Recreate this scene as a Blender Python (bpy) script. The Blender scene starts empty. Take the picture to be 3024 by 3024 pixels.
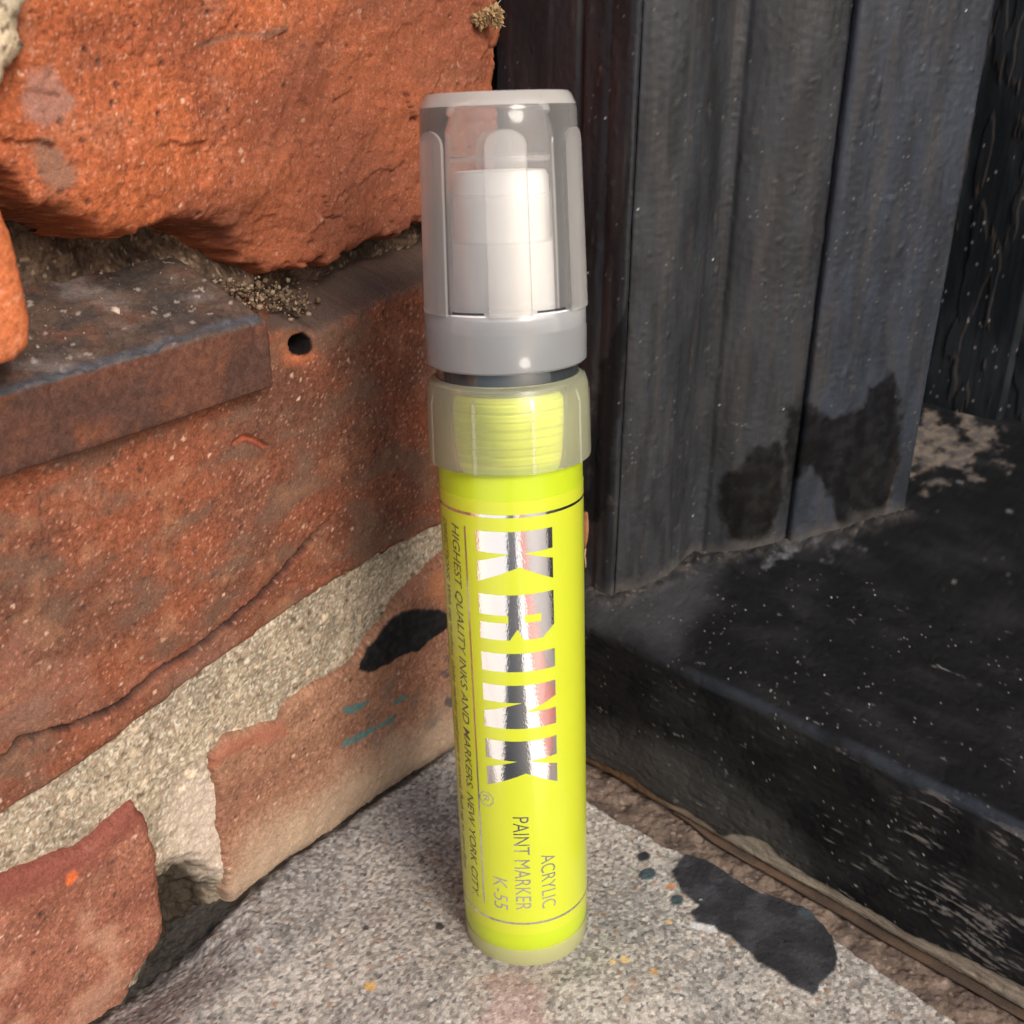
import bpy, bmesh, math, random
import numpy as np
from mathutils import Matrix, Vector, Quaternion

# ------------------------------------------------------------------ camera, world, sun, exposure
CM = 0.01                                   # everything below is measured in centimetres
FPX = 3290.0; PITCH = math.radians(27.0)
FW = np.array([0, math.cos(PITCH), -math.sin(PITCH)])
UP = np.array([0, math.sin(PITCH), math.cos(PITCH)])
RX = np.array([1.0, 0, 0])
PEN_DEPTH = 20.1
_b = PEN_DEPTH*FW - (2742-1512)/FPX*PEN_DEPTH*UP + (1555-1512)/FPX*PEN_DEPTH*RX
CAM = np.array([0, 0, -_b[2]])
PEN_BASE = _b + CAM
scene = bpy.context.scene
cd = bpy.data.cameras.new('camera'); cam = bpy.data.objects.new('camera', cd)
scene.collection.objects.link(cam)
cam.location = CAM*CM
cam.rotation_euler = (math.radians(90)-PITCH, 0, 0)
cd.sensor_width = 36; cd.lens = 36*FPX/3024
cd.clip_start = 0.005; cd.clip_end = 500
cd.dof.use_dof = True; cd.dof.focus_distance = 0.185; cd.dof.aperture_fstop = 38
scene.camera = cam

SUN_DIR = Vector((0.44, -0.66, 0.61)).normalized()      # towards the sun
world = bpy.data.worlds.new('World'); scene.world = world; world.use_nodes = True
wn = world.node_tree.nodes; wl = world.node_tree.links
bg = wn['Background']; sky = wn.new('ShaderNodeTexSky'); sky.sky_type = 'NISHITA'
sky.sun_disc = False; sky.sun_elevation = math.asin(SUN_DIR.z)
sky.sun_rotation = math.atan2(SUN_DIR.x, SUN_DIR.y)
sky.air_density = 1.0; sky.dust_density = 4.0; sky.ozone_density = 1.0
wl.new(sky.outputs[0], bg.inputs[0]); bg.inputs[1].default_value = 0.095
sl = bpy.data.lights.new('sun', 'SUN'); so = bpy.data.objects.new('sun', sl)
scene.collection.objects.link(so)
sl.energy = 1.35; sl.angle = math.radians(22); sl.color = (1.0, 0.93, 0.84)
so.rotation_euler = SUN_DIR.to_track_quat('Z', 'Y').to_euler()
scene.view_settings.view_transform = 'Standard'; scene.view_settings.look = 'None'
scene.view_settings.exposure = 0.8; scene.view_settings.gamma = 1.0
scene.render.engine = 'CYCLES'
scene.cycles.max_bounces = 10; scene.cycles.transparent_max_bounces = 24
scene.cycles.transmission_bounces = 8; scene.cycles.use_denoising = True
scene.cycles.sample_clamp_indirect = 6.0

# ------------------------------------------------------------------ pixels and places
K = 3024/1932                                # my pixel notes are in a 1932-pixel view
def ray(px, py): return FW + (px-1512)/FPX*RX - (py-1512)/FPX*UP
def on_plane(px, py, p0, nn):
    r = ray(px, py); return CAM + r*np.dot(p0-CAM, nn)/np.dot(r, nn)
def ground_pt(px, py, z=0.0): return on_plane(px, py, np.array([0, 0, z]), np.array([0, 0, 1.0]))
def project(p):
    d = np.asarray(p)-CAM; w = d@FW
    return np.stack([(1512+FPX*(d@RX)/w)/K, (1512-FPX*(d@UP)/w)/K], -1)
W0 = ground_pt(1330, 2175); W1 = ground_pt(751, 2567)
WB = (W0-W1)/np.linalg.norm(W0-W1); WM = np.array([WB[1], -WB[0], 0])   # along the brick wall, out of it
S0 = ground_pt(1737, 2254); S1 = ground_pt(3024, 2982)
SU = (S1-S0)/np.linalg.norm(S1-S0); SN = np.array([-SU[1], SU[0], 0])   # along the sill, into the doorway
ZV = np.array([0, 0, 1.0])
def wallpt(q, h):
    p = on_plane(q[0]*K, q[1]*K, W0+h*WM, WM); return ((p-W0)@WB, p[2])
def wallpoly(pts, h): return np.array([wallpt(q, h) for q in pts])

# ------------------------------------------------------------------ noise
def _hash(ix, iy, seed):
    h = (ix.astype(np.int64)*374761393 + iy.astype(np.int64)*668265263 + seed*974711) & 0xffffffff
    h = ((h ^ (h >> 13))*1274126177) & 0xffffffff
    h = ((h ^ (h >> 16))*2246822519) & 0xffffffff
    return ((h ^ (h >> 15)) & 0xffffff)/float(0xffffff)
def gnoise(x, y, seed=0):
    ix = np.floor(x); iy = np.floor(y); fx = x-ix; fy = y-iy
    sx = fx*fx*fx*(fx*(fx*6-15)+10); sy = fy*fy*fy*(fy*(fy*6-15)+10)
    def g(i, j):
        a = _hash(ix+i, iy+j, seed)*2*np.pi
        return np.cos(a)*(fx-i)+np.sin(a)*(fy-j)
    return ((g(0, 0)*(1-sx)+g(1, 0)*sx)*(1-sy)+(g(0, 1)*(1-sx)+g(1, 1)*sx)*sy)*1.5
def fbm(x, y, scale, octaves=4, seed=0, gain=0.5):
    t = 0; a = 1.0; n = 0; fr = 1.0/scale
    for o in range(octaves):
        t = t + a*gnoise(x*fr+o*17.3, y*fr-o*9.1, seed+o*31); n += a; a *= gain; fr *= 2.03
    return t/n
def cells(x, y, size, seed=0):
    """distance to the nearest jittered point (in cells) and that point's random number"""
    X = x/size; Y = y/size; ix = np.floor(X); iy = np.floor(Y)
    best = np.full(X.shape, 9.0); rid = np.zeros(X.shape)
    for i in (-1, 0, 1):
        for j in (-1, 0, 1):
            px = ix+i+_hash(ix+i, iy+j, seed); py = iy+j+_hash(ix+i, iy+j, seed+7)
            d = (px-X)**2+(py-Y)**2; r = _hash(ix+i, iy+j, seed+13)
            k = d < best; best = np.where(k, d, best); rid = np.where(k, r, rid)
    return np.sqrt(best), rid
def facets(x, y, size, seed=0):
    """broken faces: every cell is a small tilted plane"""
    x = x+.25*size*fbm(x, y, size*.6, 3, seed+40); y = y+.25*size*fbm(x, y, size*.6, 3, seed+41)
    X = x/size; Y = y/size; ix = np.floor(X); iy = np.floor(Y)
    best = np.full(X.shape, 9.0); out = np.zeros(X.shape)
    for i in (-1, 0, 1):
        for j in (-1, 0, 1):
            dx = X-(ix+i+_hash(ix+i, iy+j, seed)); dy = Y-(iy+j+_hash(ix+i, iy+j, seed+7)); d = dx*dx+dy*dy
            a = _hash(ix+i, iy+j, seed+13)*2-1; b = _hash(ix+i, iy+j, seed+17)*2-1; c = _hash(ix+i, iy+j, seed+19)-.5
            k = d < best; best = np.where(k, d, best); out = np.where(k, a*dx+b*dy+c*.7, out)
    return out
def sstep(a, b, x):
    t = np.clip((x-a)/(b-a), 0, 1); return t*t*(3-2*t)
def poly_sd(x, y, poly):
    """signed distance to a polygon, negative inside"""
    d = np.full(x.shape, 1e9); inside = np.zeros(x.shape, bool); n = len(poly)
    for i in range(n):
        ax, ay = poly[i]; bx, by = poly[(i+1) % n]
        ex, ey = bx-ax, by-ay; wx, wy = x-ax, y-ay
        t = np.clip((wx*ex+wy*ey)/(ex*ex+ey*ey+1e-12), 0, 1)
        d = np.minimum(d, (wx-ex*t)**2+(wy-ey*t)**2)
        c = ((ay > y) != (by > y)) & (x < (bx-ax)*(y-ay)/(by-ay+1e-12)+ax)
        inside ^= c
    d = np.sqrt(d); return np.where(inside, -d, d)
def line_d(x, y, pts):
    d = np.full(x.shape, 1e9); side = np.zeros(x.shape)
    for (ax, ay), (bx, by) in zip(pts[:-1], pts[1:]):
        ex, ey = bx-ax, by-ay; wx, wy = x-ax, y-ay
        t = np.clip((wx*ex+wy*ey)/(ex*ex+ey*ey+1e-12), 0, 1)
        q = (wx-ex*t)**2+(wy-ey*t)**2
        k = q < d; d = np.where(k, q, d); side = np.where(k, np.sign(ex*wy-ey*wx), side)
    return np.sqrt(d), side
def C3(*c): return np.array(c, float)
def mixc(a, b, t): return a*(1-t[..., None])+b*t[..., None]

# ------------------------------------------------------------------ scene building helpers
COL = scene.collection
def empty(name, loc, label, cat, group=None):
    o = bpy.data.objects.new(name, None); COL.objects.link(o)
    o.empty_display_size = 0.02; o.location = Vector(loc)*CM
    o['label'] = label; o['category'] = cat
    if group: o['group'] = group
    return o
def link(name, me, mat, parent=None):
    o = bpy.data.objects.new(name, me); COL.objects.link(o)
    if mat is not None: me.materials.append(mat)
    if parent is not None: o.parent = parent
    return o
def mesh_from(name, V, Fq, mat, parent=None, col=None, extra=None, smooth=True, origin=None):
    me = bpy.data.meshes.new(name)
    V = np.asarray(V, float)
    if origin is not None: V = V-np.asarray(origin, float)
    Fq = np.asarray(Fq, np.int32)
    me.vertices.add(len(V)); me.vertices.foreach_set('co', (V*CM).astype(np.float32).ravel())
    n = Fq.shape[1]
    me.loops.add(Fq.size); me.loops.foreach_set('vertex_index', Fq.ravel())
    me.polygons.add(len(Fq))
    me.polygons.foreach_set('loop_start', np.arange(0, Fq.size, n, dtype=np.int32))
    me.polygons.foreach_set('loop_total', np.full(len(Fq), n, np.int32))
    me.update(calc_edges=True)
    if smooth: me.polygons.foreach_set('use_smooth', np.ones(len(Fq), bool))
    if col is not None:
        at = me.attributes.new('col', 'FLOAT_COLOR', 'POINT')
        c4 = np.ones((len(V), 4), np.float32); c4[:, :3] = np.clip(col, 0.004, 1)
        at.data.foreach_set('color', c4.ravel())
    for k, v in (extra or {}).items():
        at = me.attributes.new(k, 'FLOAT', 'POINT'); at.data.foreach_set('value', np.asarray(v, np.float32).ravel())
    me.validate()
    return link(name, me, mat, parent)
def quads(nx, ny, keep=None):
    i = np.arange(nx-1)[:, None]*ny+np.arange(ny-1)[None, :]
    q = np.stack([i, i+ny, i+ny+1, i+1], -1)
    if keep is not None: q = q[keep]
    return q.reshape(-1, 4)
def compact(V, Q, *attrs):
    used = np.unique(Q); mp = np.full(len(V), -1); mp[used] = np.arange(len(used))
    return (V[used], mp[Q]) + tuple(a[used] for a in attrs)

# ------------------------------------------------------------------ materials
def new_mat(name):
    m = bpy.data.materials.new(name); m.use_nodes = True
    nt = m.node_tree; return m, nt, nt.nodes['Principled BSDF'], nt.nodes.new, nt.links.new
def rough_mat(name, rough=0.85, grain=2600, grain_amt=0.25, bump=0.35, bump_dist=0.00012, spec=0.3, rough_attr=False, big=600, coat=0.0):
    """stone, brick, old paint: vertex colour times procedural grain, with procedural relief"""
    m, nt, b, N, L = new_mat(name)
    at = N('ShaderNodeAttribute'); at.attribute_name = 'col'
    tc = N('ShaderNodeTexCoord')
    n1 = N('ShaderNodeTexNoise'); n1.inputs['Scale'].default_value = grain; n1.inputs['Detail'].default_value = 4
    n1.inputs['Roughness'].default_value = 0.65
    L(tc.outputs['Object'], n1.inputs['Vector'])
    n2 = N('ShaderNodeTexNoise'); n2.inputs['Scale'].default_value = big; n2.inputs['Detail'].default_value = 5
    L(tc.outputs['Object'], n2.inputs['Vector'])
    mr = N('ShaderNodeMapRange'); mr.inputs[1].default_value = 0.25; mr.inputs[2].default_value = 0.75
    mr.inputs[3].default_value = 1-grain_amt; mr.inputs[4].default_value = 1+grain_amt
    L(n1.outputs['Fac'], mr.inputs[0])
    mx = N('ShaderNodeMix'); mx.data_type = 'RGBA'; mx.blend_type = 'MULTIPLY'; mx.inputs[0].default_value = 1.0
    L(at.outputs['Color'], mx.inputs[6]); L(mr.outputs[0], mx.inputs[7])
    L(mx.outputs[2], b.inputs['Base Color'])
    ad = N('ShaderNodeMath'); ad.operation = 'ADD'
    L(n1.outputs['Fac'], ad.inputs[0]); L(n2.outputs['Fac'], ad.inputs[1])
    bp = N('ShaderNodeBump'); bp.inputs['Strength'].default_value = bump; bp.inputs['Distance'].default_value = bump_dist
    L(ad.outputs[0], bp.inputs['Height']); L(bp.outputs[0], b.inputs['Normal'])
    if rough_attr:
        ra = N('ShaderNodeAttribute'); ra.attribute_name = 'rough'
        rv = N('ShaderNodeMath'); rv.operation = 'MULTIPLY_ADD'; rv.inputs[1].default_value = 0.35
        L(n2.outputs['Fac'], rv.inputs[0]); L(ra.outputs['Fac'], rv.inputs[2]); L(rv.outputs[0], b.inputs['Roughness'])
        sp = N('ShaderNodeMapRange'); sp.inputs[1].default_value = .2; sp.inputs[2].default_value = .8; sp.inputs[3].default_value = spec; sp.inputs[4].default_value = .03
        L(ra.outputs['Fac'], sp.inputs[0]); L(sp.outputs[0], b.inputs['Specular IOR Level'])
    else:
        b.inputs['Roughness'].default_value = rough; b.inputs['Specular IOR Level'].default_value = spec
    return m
M_BRICK = rough_mat('brick', 1.0, 3000, 0.34, 0.8, 0.00018, 0.08)
M_MORTAR = rough_mat('mortar', 1.0, 3000, 0.30, 0.6, 0.00020, 0.08)
M_STONE = rough_mat('concrete', 0.95, 3200, 0.32, 0.7, 0.00020, 0.12)
M_FRAME = rough_mat('frame_paint', 0.4, 4200, 0.30, 0.30, 0.00008, 0.5, rough_attr=True, big=700)
M_PAINT = rough_mat('old_black_paint', 0.5, 4200, 0.35, 0.35, 0.00010, 0.20, rough_attr=True, big=900)
def plain_mat(name, colr, rough=0.6, scale=900, amt=0.2, bump=0.2, spec=0.4, metal=0.0):
    m, nt, b, N, L = new_mat(name)
    tc = N('ShaderNodeTexCoord'); n1 = N('ShaderNodeTexNoise'); n1.inputs['Scale'].default_value = scale
    n1.inputs['Detail'].default_value = 5; L(tc.outputs['Object'], n1.inputs['Vector'])
    cr = N('ShaderNodeMix'); cr.data_type = 'RGBA'
    cr.inputs[6].default_value = tuple(c*(1-amt) for c in colr)+(1,); cr.inputs[7].default_value = tuple(min(1, c*(1+amt)) for c in colr)+(1,)
    L(n1.outputs['Fac'], cr.inputs[0]); L(cr.outputs[2], b.inputs['Base Color'])
    bp = N('ShaderNodeBump'); bp.inputs['Strength'].default_value = bump; bp.inputs['Distance'].default_value = 0.0002
    L(n1.outputs['Fac'], bp.inputs['Height']); L(bp.outputs[0], b.inputs['Normal'])
    b.inputs['Roughness'].default_value = rough; b.inputs['Specular IOR Level'].default_value = spec; b.inputs['Metallic'].default_value = metal
    return m

# ------------------------------------------------------------------ THE SETTING: ground, doorstep
def tilt_under_pen(x, y):
    r = np.hypot(x-PEN_BASE[0], y-PEN_BASE[1])
    return (PEN_BASE[1]+1.05-y)*0.145*sstep(4.2, 1.3, r)
BLOB = [(1296,1610),(1277,1632),(1267,1645),(1277,1667),(1288,1689),(1318,1711),(1301,1724),(1312,1743),(1342,1752),(1380,1771),(1421,1806),(1429,1817),(1476,1839),(1495,1861),(1536,1882),(1549,1855),(1576,1833),(1579,1806),(1571,1760),(1549,1727),(1522,1708),(1473,1694),(1427,1681),(1386,1656),(1345,1629),(1312,1610)]
DIRT = [(800,1330),(1110,1400),(1600,1660),(1940,1860),(2300,2050),(2300,2250),(1932,2010),(1760,1895),(1640,1812),(1576,1768),(1530,1716),(1473,1690),(1427,1676),(1386,1651),(1345,1622),(1299,1606),(1260,1594),(1209,1561),(1168,1542),(1110,1504),(1000,1440),(900,1420)]
def ground_grid(name, x0, x1, y0, y1, step, fine):
    nx = int((x1-x0)/step)+1; ny = int((y1-y0)/step)+1
    x, y = np.meshgrid(np.linspace(x0, x1, nx), np.linspace(y0, y1, ny), indexing='ij')
    P = np.stack([x, y, np.zeros_like(x)], -1)
    s = (P-W0)@WB; h = (P-W0)@WM; n = (P-S0)@SN; uu = (P-S0)@SU
    z = 0.05*fbm(x, y, 3.0, 3, 5)+0.020*fbm(x, y, 0.5, 3, 6)
    # the step has worn away along the foot of the brickwork
    dip = sstep(-4.6, -8.2, s)*sstep(2.0, 0.1, h)
    z = z-.75*dip-0.25*sstep(0.45, 0.0, h+0.12*fbm(x, y, .4, 3, 9))*sstep(-12, -3, s)
    z = z+0.06*dip*fbm(x, y, .25, 4, 19)+0.13*(1+.6*fbm(x, y, .3, 4, 18))*sstep(.9, .35, np.hypot(s+6.4, (h-0.75)*.8))*sstep(.2, .5, h)      # lump of mortar at the joint's foot
    f1, r1 = cells(x, y, 0.060, 3); f2, r2 = cells(x, y, 0.16, 4)
    z = z+(0.5-f1)*0.026*(0.4+r1)+np.where(r2 > .8, (0.45-f2)*0.04, 0)*(f2 < .45)
    px = project(P+np.stack([0*x, 0*x, z], -1)); X = px[..., 0]; Y = px[..., 1]
    wob = 7*fbm(x, y, 0.35, 4, 21); wob2 = 10*fbm(x, y, .8, 3, 22)
    # colours
    c = mixc(C3(.43, .405, .37), C3(.33, .32, .305), sstep(-.3, .4, fbm(x, y, 2.2, 4, 31)))
    hue = (r1*53) % 1; c = c*(0.52+0.80*r1[..., None]); c = mixc(c, C3(.66, .63, .58), (hue > .9)*.6)
    c = mixc(c, C3(.09, .09, .095), ((hue < .06))*.75); c = mixc(c, C3(.30, .21, .15), ((hue > .1) & (hue < .16))*.5)
    c = mixc(c, C3(.34, .22, .14), ((r2 > .975) & (f2 < .35))*.7)
    pink = sstep(.0, .35, fbm(x, y, 1.8, 3, 44)+0.5-np.hypot(X-960, (Y-1870)*1.3)/330)*.36
    c = mixc(c, C3(.48, .27, .26), pink)
    wall_shade = sstep(3.2, .2, h)*.45*sstep(.8, -2.5, s+fbm(x, y, 1.2, 3, 8))  # bluish shade beside the brick, painted into the ground colour
    c = mixc(c, c*C3(.50, .50, .56), wall_shade)
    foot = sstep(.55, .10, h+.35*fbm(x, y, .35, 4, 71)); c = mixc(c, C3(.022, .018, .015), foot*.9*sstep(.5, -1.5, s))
    for (qx, qy, r, cc) in [(700, 1872, 12, (.62, .38, .14)), (1232, 1850, 9, (.5, .30, .13)), (1178, 1830, 7, (.7, .5, .2)), (1155, 1836, 6, (.7, .52, .22)), (1137, 1733, 6, (.3, .16, .06)), (1262, 1745, 6, (.65, .45, .2)), (1222, 1630, 6, (.42, .17, .06)), (1266, 1672, 8, (.5, .22, .08)), (830, 1760, 9, (.03, .03, .03)), (690, 1755, 6, (.04, .04, .05))]:
        k = sstep(r+2, r-3, np.hypot(X-qx, (Y-qy)*1.3)+wob*1.2); c = mixc(c, C3(*cc), k*.9)
    # dirt-filled joint against the sill
    sd = poly_sd(X, Y, DIRT)+wob; dk = sstep(6, -6, sd)
    z = z*(1-dk)+dk*(-0.20+0.09*fbm(x, y, .35, 4, 51)+0.03*fbm(x, y, .08, 2, 52))
    dc = mixc(C3(.20, .155, .125), C3(.105, .08, .068), sstep(-.3, .3, fbm(x, y, .5, 4, 53)))
    dc = mixc(dc, C3(.34, .27, .23), (r1 > .96)*.55); c = mixc(c, dc, dk)
    # dried black paint
    sd = poly_sd(X, Y, BLOB)+wob*.7; bk = sstep(2.5, -2.5, sd)
    for (qx, qy, r) in [(1214, 1614, 11), (1222, 1648, 15), (1277, 1700, 13)]:
        bk = np.maximum(bk, sstep(2, -2, np.hypot((X-qx)*.9, (Y-qy)*1.15)-r+wob*.8))
    pc = mixc(C3(.028, .029, .034), C3(.05, .052, .06), sstep(-.2, .4, fbm(x, y, .6, 4, 61)))
    teal = sstep(18, 10, np.hypot(X-1222, Y-1648))*.8+sstep(16, 9, np.hypot(X-1277, Y-1703))*.6+sstep(40, 10, np.hypot(X-1530, (Y-1722)*2))*.5
    pc = mixc(pc, C3(.07, .11, .125), np.clip(teal, 0, 1))
    pc = np.where(((r2 > .99) & (f2 < .18))[..., None], C3(.4, .4, .42), pc)
    c = mixc(c, pc, bk); z = z+bk*0.022
    wk = sstep(2, -3, poly_sd(X, Y, [(1300,1742),(1315,1746),(1345,1752),(1352,1760),(1325,1762),(1305,1756)])+wob*.5); c = mixc(c, C3(.62, .63, .64), wk*.9)
    z = z+tilt_under_pen(x, y)
    rr = np.hypot(x-PEN_BASE[0], y-PEN_BASE[1]); flat = sstep(1.75, 1.2, rr)
    z = z*(1-flat*.75)+flat*.75*(tilt_under_pen(x, y)-.03)
    V = np.stack([x, y, z], -1).reshape(-1, 3)
    q = quads(nx, ny)
    ctr = V[q].mean(1)
    if fine: keep = ((ctr-W0)@WM > -1.2) & ((ctr-S0)@SN < .6)
    else: keep = ((ctr-W0)@WM > -1.2) & ((ctr-S0)@SN < .6) & ~((ctr[:, 0] > FX0+.1) & (ctr[:, 0] < FX1-.1) & (ctr[:, 1] > FY0+.1) & (ctr[:, 1] < FY1-.1))
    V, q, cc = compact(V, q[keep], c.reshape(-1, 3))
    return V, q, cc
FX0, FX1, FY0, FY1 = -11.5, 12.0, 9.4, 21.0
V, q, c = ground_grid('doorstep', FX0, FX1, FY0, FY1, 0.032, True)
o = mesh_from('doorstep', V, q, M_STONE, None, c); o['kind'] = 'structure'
V, q, c = ground_grid('doorstep', -30, 30, 8.6, 21.0, 0.2, False)
V[:, 2] -= 0.02
o = mesh_from('doorstep_margin', V, q, M_STONE, o, c)
xr = np.linspace(-30, 30, 240); zr = np.array([.06, 0, -.3, -.7, -1.3])
V = np.array([(x_, 8.62-.12*(z_ < .05)+.05*n_, z_+.03*n_-.03) for x_, n_ in zip(xr, fbm(xr, 0*xr, .8, 4, 15)) for z_ in zr])
mesh_from('doorstep_riser', V, quads(240, 5), M_STONE, bpy.data.objects['doorstep'], np.tile(C3(.38, .36, .33), (len(V), 1)))
M_PAVE = plain_mat('pavement_stone', (.42, .40, .37), .85, 60, .2, .3)
me = bpy.data.meshes.new('ground'); bm = bmesh.new()
bmesh.ops.create_grid(bm, x_segments=8, y_segments=8, size=200)
bm.to_mesh(me); bm.free()
reflector = empty('tiled_reflector', (0, 8.4, -.5), 'tiled path added out of view, mirrored in the foil lettering', 'reflector'); reflector['kind'] = 'structure'; del reflector['label']; del reflector['category']  # unseen tiles added to give the foil its bright, dark and red bands
TILES = {'w': plain_mat('pale_tile', (.86, .86, .83), .5, 40, .05, .1), 'k': plain_mat('black_tile', (.018, .018, .02), .5, 40, .2, .1), 'r': plain_mat('red_tile', (.50, .035, .012), .5, 40, .1, .1), 'g': plain_mat('grey_tile', (.30, .27, .27), .6, 40, .1, .1)}
xs_ = [(-36, -25, 'w'), (-25, -14.5, 'w'), (-14.5, -5, 'w'), (-5, 3.6, 'k'), (3.6, 8.6, 'w'), (8.6, 14.0, 'r'), (14.0, 25, 'g'), (25, 37, 'g')]
cache = {}
for j in range(-1, 6):
    for xa, xb, kk in xs_:
        if j < 0 and kk == 'k': kk = 'w'
        ty = 3.2 if j < 0 else 9.88; key = (round(xb-xa, 2), kk, ty)
        if key not in cache:
            bm_ = bmesh.new(); bmesh.ops.create_cube(bm_, size=1); bmesh.ops.scale(bm_, vec=((xb-xa-.12)*CM, ty*CM, .8*CM), verts=bm_.verts)
            bmesh.ops.bevel(bm_, geom=bm_.edges[:], offset=.05*CM, segments=1, affect='EDGES')
            me_ = bpy.data.meshes.new('tile'); bm_.to_mesh(me_); bm_.free(); me_.materials.append(TILES[kk]); cache[key] = me_
        t_ = bpy.data.objects.new('tile', cache[key]); COL.objects.link(t_); t_.parent = reflector; t_.location = (CM*(xa+xb)/2, CM*(6.75 if j < 0 else -10*j), -.9*CM)
g = link('ground', me, M_PAVE); g.location = (0, 0, -0.08); g['kind'] = 'structure'

# ------------------------------------------------------------------ BRICK WALL
wall = empty('brick_wall', W0, 'weathered red brick wall with sandy mortar joints beside the black door frame', 'wall')
def brick_colour(s, z, c1, c2, seed, speck=.10, dark=.5):
    c = mixc(C3(*c1), C3(*c2), sstep(-.35, .35, fbm(s, z, 2.4, 5, seed)))
    d = sstep(.05, .45, fbm(s*.7, z*1.4, 1.1, 5, seed+3))*dark
    c = mixc(c, C3(.10, .055, .04), d)
    l = sstep(.1, .5, fbm(s, z, .7, 4, seed+5))*.35
    c = mixc(c, C3(.46, .25, .16), l*.45)
    f1, r1 = cells(s, z, .042, seed+8); f2, r2 = cells(s, z, .15, seed+9)
    c = c*(.72+.56*r1[..., None])
    c = mixc(c, C3(.52, .31, .23), ((r1 > 1-speck*.8) & (f1 < .40))*.5)
    c = mixc(c, C3(.07, .045, .04), ((r1 < .05) & (f1 < .4))*.5)
    big = (r2 > .975) & (f2 < .10+.16*(r2-.975)*40); c = mixc(c, C3(.64, .43, .32), big*.8)
    c = mixc(c, C3(.06, .04, .035), ((r2 < .03) & (f2 < .25))*.8)
    return c, f1, r1, f2, r2
def brick(poly, h0, step, c1, c2, seed, rnd=.25, tilt=0.0, rel=1.0, edge=.16, speck=.10, dark=.5, paint=None, shape=None, name='brick', mat=None, fall=5.0, fac=.35):
    s0, z0 = poly.min(0)-.4; s1, z1 = poly.max(0)+.4
    nx = int((s1-s0)/step)+1; ny = int((z1-z0)/step)+1
    s, z = np.meshgrid(np.linspace(s0, s1, nx), np.linspace(z0, z1, ny), indexing='ij')
    sd = poly_sd(s, z, poly)+edge*(fbm(s, z, .9, 5, seed+20, .6)+.35*facets(s, z, .35, seed+21))
    h = h0+tilt*(s-poly[:, 0].mean())+rel*(.10*fbm(s, z, 2.6, 3, seed+1)+.05*fbm(s, z, .7, 4, seed+2)+.022*fbm(s, z, .16, 4, seed+4, .6)+fac*(.07*facets(s, z, 1.1, seed+60)+.03*facets(s, z, .4, seed+61)))
    c, f1, r1, f2, r2 = brick_colour(s, z, c1, c2, seed, speck, dark)
    h = h+rel*((.5-f1)*.012*(.3+r1)-np.where((r2 < .05), sstep(.35, .1, f2)*.05, 0))
    if shape is not None: h = h+shape(s, z)
    t = np.clip((sd+rnd)/rnd, 0, 1)
    h = h-rnd*(1-np.sqrt(np.maximum(0, 1-t*t)))-np.maximum(sd, 0)*fall
    P = W0+s[..., None]*WB+h[..., None]*WM+z[..., None]*ZV
    if paint is not None: c, dh = paint(s, z, project(P), c); P = P+dh[..., None]*WM
    V = P.reshape(-1, 3); q = quads(nx, ny)
    keep = sd.reshape(-1)[q].min(1) < .28
    V, q, cc = compact(V, q[keep], c.reshape(-1, 3))
    return mesh_from(name, V, q, mat or M_BRICK, wall, cc, origin=W0)
FINE = .032
# upper brick, broken along its lower edge
T_POLY = wallpoly([(-420,-260),(940,-260),(938,170),(938,405),(800,424),(760,440),(700,462),(640,490),(580,512),(530,516),(490,497),(450,452),(400,418),(330,420),(260,432),(185,438),(130,413),(60,385),(0,332),(-60,300),(-420,250)], -.6)
def t_shape(s, z):
    b = .40*sstep(-2.2, -7.0, s)*sstep(11.5, 14, z)
    lip = -.30*sstep(12.6, 11.2, z)*sstep(-5.4, -4.4, s)*sstep(-2.2, -3.4, s)
    lob = .18*np.exp(-((s+6.1)/1.3)**2-((z-12.9)/.8)**2)-.3*np.exp(-((s+7.4)/.7)**2-((z-13.4)/.9)**2)
    return b+lip+lob+.06*fbm(s, z, 1.3, 4, 77)
def t_paint(s, z, px, c):
    X, Y = px[..., 0], px[..., 1]
    k = sstep(.0, .3, fbm(s, z, 1.2, 4, 81)+.25-np.hypot(X-110, (Y-330)*.8)/160)
    c = mixc(c, C3(.22, .13, .095), k*.8)
    k = sstep(.0, .3, fbm(s, z, .9, 4, 83)+.2-np.hypot(X-90, (Y-150)*.6)/110)
    c = mixc(c, C3(.30, .17, .14), k*.7)
    k = sstep(-60, 120, X-np.interp(Y, [0, 110, 400], [560, 520, 330])+60*fbm(s, z, 1.0, 4, 86)); c = mixc(c, C3(.20, .070, .041), k*.6)
    d, sd = line_d(X+5*fbm(s, z, .3, 3, 85), Y, [(380, 85), (440, 65), (500, 68), (540, 52)])
    c = mixc(c, C3(.13, .10, .075), sstep(9, 2, d)*.5)
    return c, -.02*sstep(6, 0, d)
brick(T_POLY, -.55, FINE, (.40, .118, .050), (.25, .078, .042), 101, rnd=.20, rel=1.1, fac=1.0, edge=.22, speck=.12, dark=.35, shape=t_shape, paint=t_paint)
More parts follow.
